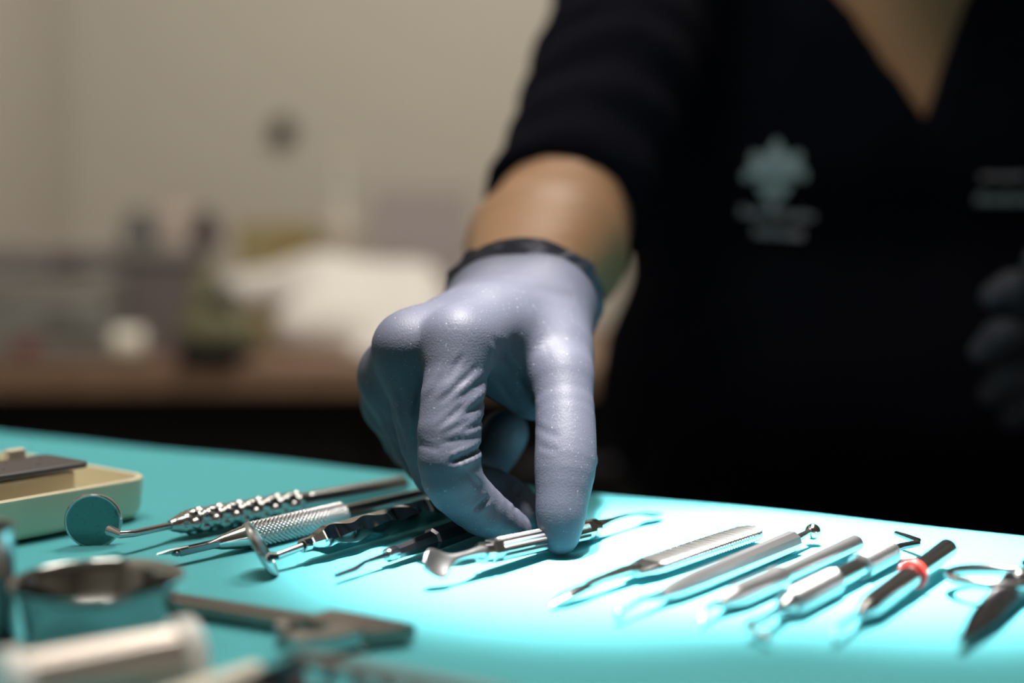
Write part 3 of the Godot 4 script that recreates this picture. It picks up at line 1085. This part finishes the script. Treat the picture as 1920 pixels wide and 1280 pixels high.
	for i in 25:
		var u := i / 24.0
		sp.append(Vector3(lerpf(x1 - 0.003, -0.001, u), 0.0015 * sin(u * PI * 1.3), 0.0))
		sr.append(lerpf(0.0026, 0.0013, smoothstep(0.0, 0.45, u)) + 0.0042 * exp(-pow((u - 0.84) / 0.15, 2.0)))
	sr[24] = 0.0020
	part("spoon_tip", spoon(sp, sr, 0.0008), M.satin, o, "rounded spoon tip").rotation.x = 0.95
	sp = []
	sr = []
	for i in 25:
		var u := i / 24.0
		sp.append(Vector3(lerpf(x2 + 0.003, len, u), 0.0022 * sin(u * PI), 0.0))
		sr.append(lerpf(0.0026, 0.0010, smoothstep(0.0, 0.3, u)) + 0.0026 * exp(-pow((u - 0.84) / 0.14, 2.0)))
	sr[24] = 0.0014
	part("blade_tip", spoon(sp, sr, 0.0006), M.steel, o, "flat leaf-shaped tip")
	# flat ribbed elevator
	o = thing("periosteal_elevator", "flat steel elevator with wide ribbed handle, right of the hand", "dental elevator")
	A = Vector3(0.0118, 0.9020, -0.4413)
	Bp = Vector3(0.0933, 0.9030, -0.5373)
	along(o, A, Bp)
	len = A.distance_to(Bp)
	x1 = 0.0442
	x2 = 0.0555
	lo = []
	for i in 241:
		var x := lerpf(x1, len, i / 240.0)
		var end := sqrt(maxf(0.0, 1.0 - pow(clampf((x - (len - 0.006)) / 0.006, 0, 1), 2.0)))
		var w := lerpf(0.0042, 0.0058, smoothstep(x1, x2, x)) * maxf(end, 0.12)
		var rib := 0.00032 * sin((x - x1) / 0.00185 * TAU) * smoothstep(x2 - 0.002, x2 + 0.003, x)
		var hh := lerpf(0.0012, 0.0021, smoothstep(x1, x2, x)) + rib
		var l := PackedVector3Array()
		for q in 20:
			var a := TAU * q / 20.0
			l.append(Vector3(x, 0.001 + signf(sin(a)) * pow(absf(sin(a)), 0.6) * hh, signf(cos(a)) * pow(absf(cos(a)), 0.45) * (w + rib * 0.6)))
		lo.append(l)
	part("ribbed_handle", loft(lo, true, true, 50.0), M.steel, o, "wide ribbed flat handle")
	part("neck", tube([Vector3(x1 + 0.004, 0.0015, 0), Vector3(x1 - 0.004, 0.0022, 0), Vector3(x1 * 0.62, 0.0022, 0), Vector3(x1 * 0.45, 0.0016, 0)], [0.0022, 0.0020, 0.0015, 0.0017], 16), M.steel, o)
	part("leaf_blade", tube([Vector3(x1 * 0.47, 0.0016, 0), Vector3(x1 * 0.35, 0.0012, 0), Vector3(x1 * 0.16, 0.0003, 0), Vector3(0, -0.001, 0)], [0.0016, 0.0027, 0.0025, 0.0003], 16, 0.4), M.polish, o, "thin pointed blade")
	# ball burnisher
	o = thing("ball_burnisher", "long plain burnisher with a round ball on each end, beside the flat elevator", "dental burnisher")
	A = Vector3(0.0325, 0.9030, -0.4255)
	Bp = Vector3(0.1141, 0.9045, -0.5315)
	along(o, A, Bp)
	len = A.distance_to(Bp)
	x1 = 0.0264
	x2 = 0.1175
	part("handle", turned([[x1 - 0.004, 0.0012], [x1 + 0.006, 0.0030], [x1 + 0.02, 0.0036], [x2 - 0.004, 0.0040], [x2 - 0.001, 0.0040], [x2, 0.0030]], 0.0, 10, 20.0), M.satin, o)
	part("shank", tube([Vector3(x1, 0, 0), Vector3(x1 * 0.5, 0.0015, 0), Vector3(0.001, 0, 0)], [0.0016, 0.0010, 0.0007], 12), M.steel, o)
	part("shank", tube([Vector3(x2 - 0.001, 0, 0), Vector3(lerpf(x2, len, 0.5), 0.0008, 0), Vector3(len - 0.001, 0.0015, 0)], [0.0018, 0.0012, 0.0009], 12), M.steel, o)
	part("ball", ball(0.0017), M.polish, o, "small ball end").position = Vector3(0, -0.0005, 0)
	var db := part("disc_end", ball(0.0031), M.polish, o, "round flattened ball end")
	db.position = Vector3(len, 0.0005, 0)
	# probe with thick grip
	o = thing("dental_explorer", "steel explorer with thick bright grip and plain round handle, between burnisher and hook scaler", "dental explorer")
	A = Vector3(0.0547, 0.9035, -0.4207)
	Bp = Vector3(0.1271, 0.9040, -0.5166)
	along(o, A, Bp)
	len = A.distance_to(Bp)
	x1 = 0.0202
	x2 = 0.0582
	part("handle", turned([[x2 - 0.002, 0.0028], [len - 0.0008, 0.0030], [len, 0.0025]], 0.0, 26), M.satin, o)
	part("grip", turned([[x1 - 0.004, 0.0014], [x1 + 0.004, 0.0032], [x1 + 0.008, 0.0041], [x2 - 0.006, 0.0040], [x2 - 0.004, 0.0044], [x2 - 0.001, 0.0042], [x2, 0.0034]], 0.0, 30, 30.0), M.satin, o, "thick bright grip")
	part("curved_tip", tube(smooth_path([Vector3(x1 - 0.002, 0, 0), Vector3(x1 * 0.55, 0.001, 0.0), Vector3(0.004, 0, 0.001), Vector3(0.0, -0.003, 0.003)], 6), tapered(19, 0.0014, 0.0004), 10), M.steel, o)
	# double ended scaler with angled hooks
	o = thing("hook_scaler", "double-ended scaler with two ribbed grips and angled wire hooks", "dental scaler")
	A = Vector3(0.0694, 0.9045, -0.4076)
	Bp = Vector3(0.1351, 0.9045, -0.5008)
	along(o, A, Bp)
	len = A.distance_to(Bp)
	x1 = 0.0280
	x2 = 0.0616
	x3 = 0.0857
	part("rod", turned([[x1 - 0.005, 0.0015], [x1 - 0.001, 0.0032], [x1, 0.0034], [len - 0.002, 0.0034], [len + 0.001, 0.0030], [len + 0.004, 0.0015]], 0.0, 28), M.steel, o)
	var rp := rows(x1, x2, 0.0045, 110)
	part("ribbed_grip", turned(rp, 0.0, 30, 40.0, ribbed(0.0014, 0.00018)), M.satin, o)
	rp = rows(x3, len - 0.001, 0.0045, 110)
	part("ribbed_grip", turned(rp, 0.0, 30, 40.0, ribbed(0.0014, 0.00018)), M.satin, o)
	inv = o.transform.affine_inverse()
	part("hook", tube([Vector3(len + 0.002, 0, 0), inv * Vector3(0.1416, 0.9045, -0.5092), inv * Vector3(0.1484, 0.9050, -0.5122), inv * Vector3(0.1496, 0.9050, -0.5157), inv * Vector3(0.1473, 0.9050, -0.5228), inv * Vector3(0.1450, 0.9050, -0.5292)], [0.0016, 0.0013, 0.0012, 0.0012, 0.0011, 0.0009], 12), M.dark_steel, o, "bent wire hook")
	part("hook", tube([Vector3(x1 - 0.002, 0, 0), inv * Vector3(0.0742, 0.9050, -0.4126), inv * Vector3(0.0688, 0.9050, -0.4070), inv * Vector3(0.0689, 0.9040, -0.4071), inv * Vector3(0.0731, 0.9030, -0.4008)], [0.0016, 0.0012, 0.0011, 0.0010, 0.0008], 12), M.steel, o, "bent wire hook")
	part("hook_ball", ball(0.0014), M.polish, o).position = inv * Vector3(0.0731, 0.9030, -0.4003)
	# probe with a red ring
	o = thing("ringed_probe", "steel probe marked with a red rubber ring", "dental probe")
	A = Vector3(0.0916, 0.9035, -0.4002)
	Bp = Vector3(0.1545, 0.9070, -0.4959)
	along(o, A, Bp)
	len = A.distance_to(Bp)
	x1 = 0.0260
	x2 = 0.0749
	part("handle", turned([[x1 - 0.002, 0.0014], [x1 + 0.004, 0.0030], [x1 + 0.007, 0.0038], [x2 - 0.006, 0.0038], [x2, 0.0034], [len - 0.001, 0.0034], [len, 0.0029]], 0.0, 30, 30.0), M.steel, o)
	var tor := []
	for i in 14:
		var a := TAU * i / 14.0
		tor.append([x2 + 0.0012 * cos(a), 0.0042 + 0.0009 * sin(a)])
	part("rubber_ring", ring_x(tor, 30), M.red, o, "bright red rubber ring")
	part("wire_tip", tube(smooth_path([Vector3(x1, 0, 0), Vector3(x1 * 0.5, 0.001, 0), Vector3(0.003, 0.0005, 0), Vector3(0.0, -0.002, 0.001)], 6), tapered(19, 0.0012, 0.0004), 10), M.steel, o)
	scissors()


func tapered(n: int, a: float, b: float) -> Array:
	var o := []
	for i in n: o.append(lerpf(a, b, i / (n - 1.0)))
	return o


func ball(r: float) -> ArrayMesh:
	var p := []
	for i in 13:
		var a := PI * i / 12.0
		p.append([maxf(0.00001, sin(a) * r), -cos(a) * r])
	return spun(p, 20, 80.0)


func ring_x(prof: Array, sides: int) -> ArrayMesh:
	var loops := []
	for p in prof:
		var l := PackedVector3Array()
		for i in sides:
			var a := TAU * i / sides
			l.append(Vector3(p[0], sin(a) * p[1], cos(a) * p[1]))
		loops.append(l)
	return loft(loops, false, false, 60.0, true)


# one knurled face of a hexagonal handle: rows of small pyramids proud of the face
func panel(x0: float, x1: float, h: float) -> ArrayMesh:
	var nx := int((x1 - x0) / 0.0004)
	var nz := 10
	var V := PackedVector3Array()
	var idx := PackedInt32Array()
	var w := 0.0020
	for i in nx + 1:
		for j in nz + 1:
			var e := i == 0 or i == nx or j == 0 or j == nz
			V.append(Vector3(lerpf(x0, x1, float(i) / nx), h - 0.0006 if e else h + (0.00016 if (i + j) % 2 == 0 else -0.00012), lerpf(-w, w, float(j) / nz)))
	for i in nx:
		for j in nz:
			var k := i * (nz + 1) + j
			idx.append_array(PackedInt32Array([k, k + 1, k + nz + 1, k + 1, k + nz + 2, k + nz + 1]))
	return mesh_of(V, idx, 20.0)


func spoon(path: Array, half: Array, thick: float) -> ArrayMesh:
	var loops := []
	for k in path.size():
		var l := PackedVector3Array()
		var hz: float = half[k]
		var hy := lerpf(hz, thick, smoothstep(0.25, 0.6, k / (path.size() - 1.0)))
		for i in 20:
			var a := TAU * i / 20.0
			var dish := -0.28 * hz * (1.0 - pow(cos(a), 2.0)) * smoothstep(0.5, 0.8, k / (path.size() - 1.0))
			l.append(path[k] + Vector3(0, sin(a) * hy + dish, cos(a) * hz))
		loops.append(l)
	return loft(loops, true, true, 60.0)


func head_disc(called: String, parent: Node3D, at: Vector3, n: Vector3, r: float) -> void:
	var up := n.normalized()
	var x := up.cross(Vector3(0.3, 0.9, 0.2)).normalized()
	var t := Transform3D(Basis(x, up, x.cross(up)), at)
	var b := part(called, spun([[0.0, -0.0012], [r - 0.0006, -0.0012], [r, -0.0006], [r, 0.0006], [r - 0.0004, 0.0010], [r - 0.0009, 0.0010], [r - 0.0010, 0.0006], [0.0, 0.0006]], 64, 30.0), M.steel, parent, "round steel mirror head")
	b.transform = t
	part("mirror_glass", spun([[0.0, 0.0004], [r - 0.0011, 0.0004], [r - 0.0011, 0.0008], [0.0, 0.0008]], 64, 30.0), M.mirror, b, "mottled mirror face")


func scissors() -> void:
	var o := thing("scissors", "dark steel scissors with oval finger rings at the right edge", "scissors", Vector3(0.1729, 0.9000, -0.4759))
	var inv := o.transform.affine_inverse()
	var tip := inv * Vector3(0.1272, 0.9030, -0.3961)
	var piv := inv * Vector3(0.1668, 0.9050, -0.4592)
	for s in [0, 1]:
		var d := (tip - piv).normalized()
		var side := d.cross(Vector3.UP).normalized()
		var path := []
		var rad := []
		for i in 13:
			var u := i / 12.0
			path.append(piv.lerp(tip, u) + side * (0.0006 if s == 0 else -0.0006) + Vector3(0, (0.0011 if s == 0 else -0.0009) * (1.0 - u), 0))
			rad.append(lerpf(0.0042, 0.0036, smoothstep(0.0, 0.5, u)) * (1.0 - 0.85 * smoothstep(0.55, 1.0, u)))
		part("blade", tube(path, rad, 14, 0.38, 30.0), M.dark_steel, o, "dark tapering blade")
	part("pivot_screw", spun([[0.0, 0.0], [0.0030, 0.0], [0.0030, 0.0016], [0.0024, 0.0022], [0.0, 0.0022]], 20), M.steel, o).position = piv + Vector3(0, 0.0012, 0)
	# the rings
	var mids := [[inv * Vector3(0.1587, 0.9060, -0.4581), 0.0], [inv * Vector3(0.1886, 0.9060, -0.4711), 0.0]]
	for k in 2:
		var c: Vector3 = mids[k][0]
		var pts := []
		for i in 40:
			var a := TAU * i / 40.0
			pts.append(c + Vector3(cos(a) * 0.0150, 0.0004 * sin(a), sin(a) * 0.0128).rotated(Vector3.UP, -0.12))
		var loops := []
		for i in 40:
			var t: Vector3 = (pts[(i + 1) % 40] - pts[(i + 39) % 40]).normalized()
			var s := t.cross(Vector3.UP).normalized()
			var l := PackedVector3Array()
			for j in 14:
				var a := TAU * j / 14.0
				l.append(pts[i] + s * cos(a) * 0.0014 + Vector3.UP * sin(a) * 0.0017)
			loops.append(l)
		part("finger_ring", loft(loops, false, false, 60.0, true), M.steel, o, "oval finger ring")
		var far := c + (piv - c).normalized() * 0.0125
		part("shank", tube([far, piv.lerp(far, 0.5) + Vector3(0, 0.0008, 0), piv], [0.0022, 0.0030, 0.0040], 14, 0.6), M.dark_steel, o)


# ---------------------------------------------------------------- things around the edge of the table
func foreground() -> void:
	# cream plastic tray
	var cr := Vector3(-0.1476, 0.9000, -0.5813)
	var e1 := Vector3(-0.62, 0, 0.785).normalized()
	var e2 := Vector3(-e1.z, 0, e1.x)
	if e2.x > 0: e2 = -e2
	var L1 := 0.15
	var L2 := 0.105
	var o := thing("plastic_tray", "shallow cream plastic tray with rounded corners at the left edge", "tray", cr + e1 * L1 / 2 + e2 * L2 / 2)
	o.rotation.y = atan2(-e1.z, e1.x)
	var rl := func(y: float, inset: float, rad: float) -> PackedVector3Array:
		return ring3(round_rect(L1 - inset * 2, L2 - inset * 2, rad, 7), y)
	part("shell", loft([rl.call(0.0, 0.006, 0.008), rl.call(0.0010, 0.0035, 0.009), rl.call(0.004, 0.0015, 0.010), rl.call(0.0155, 0.0, 0.012), rl.call(0.0170, 0.0, 0.012), rl.call(0.0176, 0.0006, 0.0115), rl.call(0.0176, 0.0022, 0.010), rl.call(0.0170, 0.0028, 0.0095), rl.call(0.0075, 0.0036, 0.009), rl.call(0.0062, 0.0055, 0.008)], true, true, 45.0), M.cream, o)
	# stand and plate in the tray
	var loc := o.transform
	var s := thing("plastic_stand", "translucent off-white plastic stand with an upright tab inside the cream tray", "stand", loc * Vector3(-0.005, 0.0064, 0.016))
	s.rotation.y = o.rotation.y
	var inv := s.transform.affine_inverse()
	var fr := inv * Vector3(-0.1881, 0.9171, -0.5820)
	part("base_block", block(0.075, 0.0145, 0.026, 0.0015, 0.0006), M.clear_cream, s).position = Vector3(fr.x + 0.0375, 0, fr.z)
	part("tab", slab(round_rect(0.0085, 0.0040, 0.0012), 0.0, 0.0225, 0.0006), M.clear_cream, s).position = Vector3(fr.x + 0.0115, 0, fr.z + 0.0125)
	for i in 2:
		part("post", slab(round_rect(0.006, 0.016, 0.0012), 0.0140, 0.0165, 0.0004), M.clear_cream, s).position = Vector3(fr.x + 0.022 + i * 0.032, 0, fr.z - 0.003)
	var pt := thing("gauge_plate", "dark grey gauge plate with small printed marks lying on the plastic stand", "plate", s.transform * Vector3(fr.x + 0.042, 0.0166, fr.z - 0.006))
	pt.rotation.y = o.rotation.y
	part("plate", slab(round_rect(0.086, 0.030, 0.0025), 0.0, 0.0026, 0.0006), M.slate, pt)
	var rr := RandomNumberGenerator.new()
	rr.seed = 31
	for i in 9:
		part("printed_mark", slab(round_rect(rr.randf_range(0.001, 0.003), 0.0008, 0.0003), 0.00255, 0.00272, 0.00005), M.ink, pt).position = Vector3(-0.034 + i * 0.0078, 0, 0.006 - 0.011 * (i % 2))
	# steel cylinder at the left edge
	o = thing("steel_cup", "narrow upright steel cup cut by the left edge", "cup", Vector3(-0.1522, 0.9000, -0.4045))
	part("wall", spun([[0.0, 0.0], [0.0073, 0.0], [0.0080, 0.0008], [0.0080, 0.0335], [0.0084, 0.0345], [0.0080, 0.0352], [0.0074, 0.0345], [0.0073, 0.002], [0.0, 0.002]], 40), M.steel, o)
	# bowl
	o = thing("steel_bowl", "small shiny steel bowl with flared rim at lower left", "bowl", Vector3(-0.1193, 0.9174, -0.4020) * Vector3(1, 0, 1) + Vector3(0, TOP, 0))
	part("bowl_shell", spun([[0.0, 0.0], [0.0165, 0.0], [0.0185, 0.0010], [0.0200, 0.0040], [0.0218, 0.0160], [0.0238, 0.0188], [0.0246, 0.0194], [0.0246, 0.0200], [0.0236, 0.0197], [0.0212, 0.0166], [0.0193, 0.0044], [0.0178, 0.0018], [0.0, 0.0012]], 72, 50.0), M.bowl, o)
	# caliper
	o = thing("caliper", "worn steel vernier caliper lying between bowl and instruments", "caliper")
	var A := Vector3(-0.1312, 0.9030, -0.4519)
	var Bp := Vector3(-0.0303, 0.9030, -0.3998)
	along(o, A, Bp)
	var len := A.distance_to(Bp)
	var xs := 0.0802
	var xe := 0.1007
	part("beam", slab(out2([0, -0.0045, xe, -0.0045, xe, 0.0045, 0, 0.0045]), -0.002, 0.0016, 0.0004), M.bronze, o)
	part("beam_groove", slab(out2([0.004, -0.0015, xs, -0.0015, xs, 0.0015, 0.004, 0.0015]), 0.0012, 0.0018, 0.0001), M.gunmetal, o)
	part("slider", slab(out2([xs + 0.003, -0.0068, xe - 0.004, -0.0068, xe + 0.004, -0.005, xe + 0.004, 0.006, xs + 0.004, 0.006, xs, 0.0045]), -0.0022, 0.0032, 0.0006), M.bronze, o)
	part("thumb_wheel", turned([[xs - 0.002, 0.0022], [xs - 0.0015, 0.0030], [xs + 0.003, 0.0030], [xs + 0.0035, 0.0022]], 0.0005, 20), M.steel, o).position = Vector3(-0.002, 0, 0.0105)
	part("fixed_jaw", slab(out2([xe, -0.0060, len - 0.006, -0.0064, len, -0.005, len - 0.002, 0.0, len - 0.012, 0.010, len - 0.024, 0.019, len - 0.030, 0.0215, len - 0.028, 0.016, xe + 0.004, 0.008]), -0.0022, 0.0030, 0.0006), M.bronze, o)
	part("moving_jaw", slab(out2([xe - 0.008, 0.006, xe + 0.004, 0.006, xe - 0.001, 0.018, xe - 0.008, 0.0245, xe - 0.012, 0.0235, xe - 0.008, 0.016]), -0.002, 0.0032, 0.0006), M.steel, o)
	# wire spool
	o = thing("wire_spool", "spool with round white end discs and metallic winding at lower left", "spool")
	A = Vector3(-0.1193, 0.9105, -0.3310)
	Bp = Vector3(-0.0843, 0.9105, -0.3577)
	along(o, A, Bp)
	len = A.distance_to(Bp)
	part("winding", turned([[0.0, 0.0084], [len, 0.0084]], 0.0, 48, 40.0, func(_x: float, a: float) -> float: return 0.0004 * sin(a * 9.0)), M.foil, o, "metallic winding")
	for x in [0.0, len]:
		part("end_disc", turned([[x - 0.003, 0.0085], [x - 0.0022, 0.0100], [x + 0.0022, 0.0102], [x + 0.003, 0.0088]], 0.0, 48, 30.0), M.white, o, "white end disc")
	# cotton roll
	o = thing("cotton_roll", "white cotton roll beside the spool at the bottom edge", "cotton roll")
	along(o, Vector3(-0.0874, 0.9055, -0.3252), Vector3(-0.0693, 0.9055, -0.3482))
	part("roll", turned([[0.0, 0.003], [0.001, 0.0050], [0.036, 0.0052], [0.0372, 0.0035]], 0.0, 24, 60.0), M.cotton, o)
	# file rack
	o = thing("file_rack", "perforated steel rack of red-handled files at the bottom edge", "rack")
	A = Vector3(-0.0523, 0.9110, -0.3456)
	Bp = Vector3(-0.0201, 0.9110, -0.3272)
	along(o, Vector3(A.x, TOP, A.z), Vector3(Bp.x, TOP, Bp.z))
	for y in [0.001, 0.0125]:
		part("rail", slab(round_rect(0.064, 0.0035, 0.001), y, y + 0.003, 0.0005), M.satin, o).position = Vector3(0.03, 0, 0)
		part("rail", slab(round_rect(0.064, 0.0035, 0.001), y, y + 0.003, 0.0005), M.satin, o).position = Vector3(0.03, 0, 0.03)
	for i in 8:
		part("upright", slab(round_rect(0.0028, 0.003, 0.0006), 0.0035, 0.013, 0.0003), M.satin, o).position = Vector3(0.0 + i * 0.0086, 0, 0)
	for x in [0.0, 0.060]:
		part("end_plate", slab(round_rect(0.002, 0.032, 0.0008), 0.0, 0.0155, 0.0005), M.gunmetal, o).position = Vector3(x, 0, 0.015)
	part("floor_plate", slab(round_rect(0.062, 0.031, 0.001), 0.0, 0.0016, 0.0003), M.dark_red, o, "dark red base").position = Vector3(0.03, 0, 0.015)
	for i in 6:
		var f := thing("endodontic_file", ["leftmost", "second from the left", "third from the left", "fourth from the left", "fifth from the left", "rightmost"][i] + " red-handled file standing in the perforated rack", "dental file", o.transform * Vector3(0.006 + i * 0.0095, 0.0016, 0.008 + 0.006 * (i % 2)), "red files in the rack")
		part("handle", spun([[0.0, 0.0], [0.0022, 0.0], [0.0024, 0.002], [0.0018, 0.005], [0.0024, 0.0085], [0.0016, 0.0105], [0.0, 0.0105]], 16), M.dark_red, f)


# ---------------------------------------------------------------- out-of-focus things on the back counter
func counter_things() -> void:
	var top := 0.830
	var put := func(p: Vector3) -> Vector3: return Vector3(p.x, top, p.z)
	# white padded bag
	var f := Field.new()
	f.k_in = 0.06
	f.chain(0, [Vector3(-0.4238, 0.9110, -2.2500), Vector3(-0.3038, 0.9178, -2.2500), Vector3(-0.1519, 0.9127, -2.2500)], [0.034, 0.042, 0.048])
	f.chain(0, [Vector3(-0.3153, 0.8593, -2.1500), Vector3(-0.1293, 0.8593, -2.1500)], [0.046, 0.058])
	f.chain(0, [Vector3(-0.2086, 0.8126, -2.0500), Vector3(-0.1004, 0.8165, -2.0500)], [0.036, 0.050])
	f.cuts.append([Vector3(0, top, 0), Vector3.DOWN])
	var n := FastNoiseLite.new()
	n.seed = 2
	n.frequency = 12.0
	var w := thing("padded_bag", "large crumpled white bag on the brown counter", "bag", put.call(Vector3(-0.2315, 0.8704, -2.2000)))
	part("bag_skin", net(f, Vector3(-0.4819, 0.7372, -2.2000) - Vector3(0, 0, 0.16), Vector3(-0.0493, 1.0351, -2.2000) + Vector3(0, 0, 0.24), 0.012, func(p: Vector3, nn: Vector3) -> Vector3: return p + nn * n.get_noise_3dv(p) * 0.006 * clampf((p.y - top) / 0.01, 0, 1)), mat(lin(0.78, 0.76, 0.74), 0.5), w).position = -w.position
	# mauve box with things on it
	var o := thing("storage_box", "mauve-grey box on the counter, three small bottles on its lid", "box", put.call(Vector3(-0.5411, 0.9079, -2.1200)))
	var mauve := mat(lin(0.17, 0.145, 0.15), 0.7)
	part("box_body", block(0.16, 0.135, 0.12, 0.004, 0.003), mauve, o)
	part("box_lid", slab(round_rect(0.17, 0.13, 0.006), 0.135, 0.155, 0.003), mat(lin(0.22, 0.21, 0.20), 0.7), o)
	var bt := top + 0.155
	for e in [[262, 0.024, 0.050, lin(0.14, 0.145, 0.15), "grey-capped bottle, left of three on the mauve box"], [328, 0.027, 0.068, lin(0.50, 0.42, 0.38), "pale pink jar, middle of three on the mauve box"], [388, 0.023, 0.050, lin(0.10, 0.08, 0.085), "dark plum bottle, right of three on the mauve box"]]:
		var p := Vector3(-0.7620, 0.9714, -2.1200)
		var q := thing("bottle", e[4], "bottle", Vector3((e[0] - 960.0) / 2667.0 * 2.12, bt, p.z), "bottles on the mauve box")
		part("bottle_body", spun([[0.0, 0.0], [e[1], 0.0], [e[1], e[2] * 0.7], [e[1] * 0.7, e[2] * 0.85], [0.0, e[2] * 0.85]], 24), mat(e[3], 0.4), q)
		part("cap", spun([[0.0, e[2] * 0.85], [e[1] * 0.6, e[2] * 0.85], [e[1] * 0.6, e[2] * 1.1], [0.0, e[2] * 1.1]], 20), mat(e[3], 0.5), q)
	# olive pouch leaning on the box
	o = thing("olive_pouch", "olive green pouch slumped between box and white bag", "pouch", put.call(Vector3(-0.4058, 0.8549, -1.9900)))
	var pf := Field.new()
	pf.k_in = 0.03
	var pb := o.position
	pf.chain(0, [pb + Vector3(-0.015, 0.04, 0), pb + Vector3(-0.025, 0.11, -0.01)], [0.042, 0.02])
	pf.cap(0, pb + Vector3(0.02, 0.03, 0), pb + Vector3(-0.02, 0.03, 0), 0.035, 0.035)
	pf.cuts.append([Vector3(0, top, 0), Vector3.DOWN])
	part("pouch_body", net(pf, pb + Vector3(-0.1, -0.02, -0.1), pb + Vector3(0.1, 0.2, 0.1), 0.01), mat(lin(0.14, 0.135, 0.075), 0.8), o).position = -pb
	part("pouch_flap", slab(round_rect(0.045, 0.02, 0.006), 0.085, 0.098, 0.004), mat(lin(0.06, 0.062, 0.075), 0.7), o).position = Vector3(0.005, 0, 0.028)
	# black case in front
	o = thing("black_case", "low black case on the counter before the olive pouch", "case", put.call(Vector3(-0.4138, 0.8440, -1.9450)))
	part("case_body", block(0.085, 0.022, 0.05, 0.01, 0.004), M.black, o)
	part("case_lid", slab(round_rect(0.08, 0.045, 0.01), 0.022, 0.028, 0.003), M.black, o)
	# gauze roll
	o = thing("gauze_roll", "white gauze roll lying before the mauve box", "roll", put.call(Vector3(-0.5361, 0.8707, -1.9800)))
	var ro := part("roll", turned([[-0.022, 0.012], [-0.020, 0.022], [0.020, 0.022], [0.022, 0.012]], 0.022, 28, 30.0), M.cotton, o)
	ro.rotation.y = 0.3
	# stacked papers and packets at the far left
	var pn := 0
	for e in [[0.23, 0.040, lin(0.22, 0.215, 0.20), "wide grey packet, bottom of the stack at the left wall"], [0.22, 0.042, lin(0.26, 0.26, 0.25), "pale grey packet, second of the stack at the left wall"], [0.225, 0.036, lin(0.28, 0.27, 0.26), "light grey packet, third of the stack at the left wall"], [0.20, 0.040, lin(0.23, 0.21, 0.215), "lilac-grey packet on top of the stack at the left wall"]]:
		o = thing("paper_packet", e[3], "packet", Vector3(-0.672, top + 0.0005, -2.005), "packets stacked at the left wall")
		var hsum := 0.0
		for q in pn: hsum += [0.040, 0.042, 0.036, 0.040][q] + 0.0005
		o.position.y += hsum
		o.rotation.y = [0.05, -0.02, 0.06, 0.02][pn]
		part("wrapper", slab(round_rect(e[0], 0.10, 0.008), 0.0, e[1], 0.005), mat(e[2], 0.6), o)
		part("label_strip", slab(round_rect(0.04, 0.002, 0.0008), e[1] * 0.25, e[1] * 0.75, 0.0005), mat([lin(0.24, 0.08, 0.09), lin(0.16, 0.15, 0.15), lin(0.35, 0.33, 0.30), lin(0.14, 0.11, 0.12)][pn], 0.6), o).position = Vector3([0.0, 0.05, 0.08, 0.06][pn], 0, 0.0503)
		pn += 1
	# pump bottle
	o = thing("pump_bottle", "tall white pump dispenser standing behind the white bag", "bottle", put.call(Vector3(-0.2932, 0.9910, -2.4500)))
	part("bottle_body", spun([[0.0, 0.0], [0.032, 0.0], [0.034, 0.004], [0.034, 0.17], [0.026, 0.20], [0.014, 0.21], [0.0, 0.21]], 28), mat(lin(0.55, 0.50, 0.43), 0.4), o)
	part("pump_stem", spun([[0.0, 0.20], [0.006, 0.20], [0.006, 0.295], [0.0, 0.295]], 14), M.white, o)
	part("pump_spout", tube([Vector3(-0.012, 0.30, 0), Vector3(0.0, 0.302, 0), Vector3(0.03, 0.30, 0.01), Vector3(0.042, 0.292, 0.014)], [0.009, 0.010, 0.006, 0.004], 12), mat(lin(0.62, 0.58, 0.52), 0.4), o)
	# yellow carton, lilac box
	o = thing("yellow_carton", "dull yellow carton standing behind the white bag", "carton", put.call(Vector3(-0.3984, 0.9823, -2.4200)))
	part("carton_body", block(0.13, 0.19, 0.05, 0.002, 0.002), mat(lin(0.36, 0.30, 0.15), 0.7), o)
	part("carton_panel", slab(round_rect(0.05, 0.003, 0.001), 0.14, 0.17, 0.001), mat(lin(0.30, 0.22, 0.07), 0.7), o).position = Vector3(0.035, 0, 0.0258)
	o = thing("lilac_box", "pale lilac box behind the white bag near the wrist", "box", put.call(Vector3(-0.1558, 0.9910, -2.4500)))
	part("box_body", block(0.16, 0.24, 0.06, 0.003, 0.003), mat(lin(0.40, 0.36, 0.37), 0.7), o)
	part("box_flap", slab(round_rect(0.16, 0.062, 0.003), 0.24, 0.246, 0.002), mat(lin(0.42, 0.385, 0.39), 0.7), o)
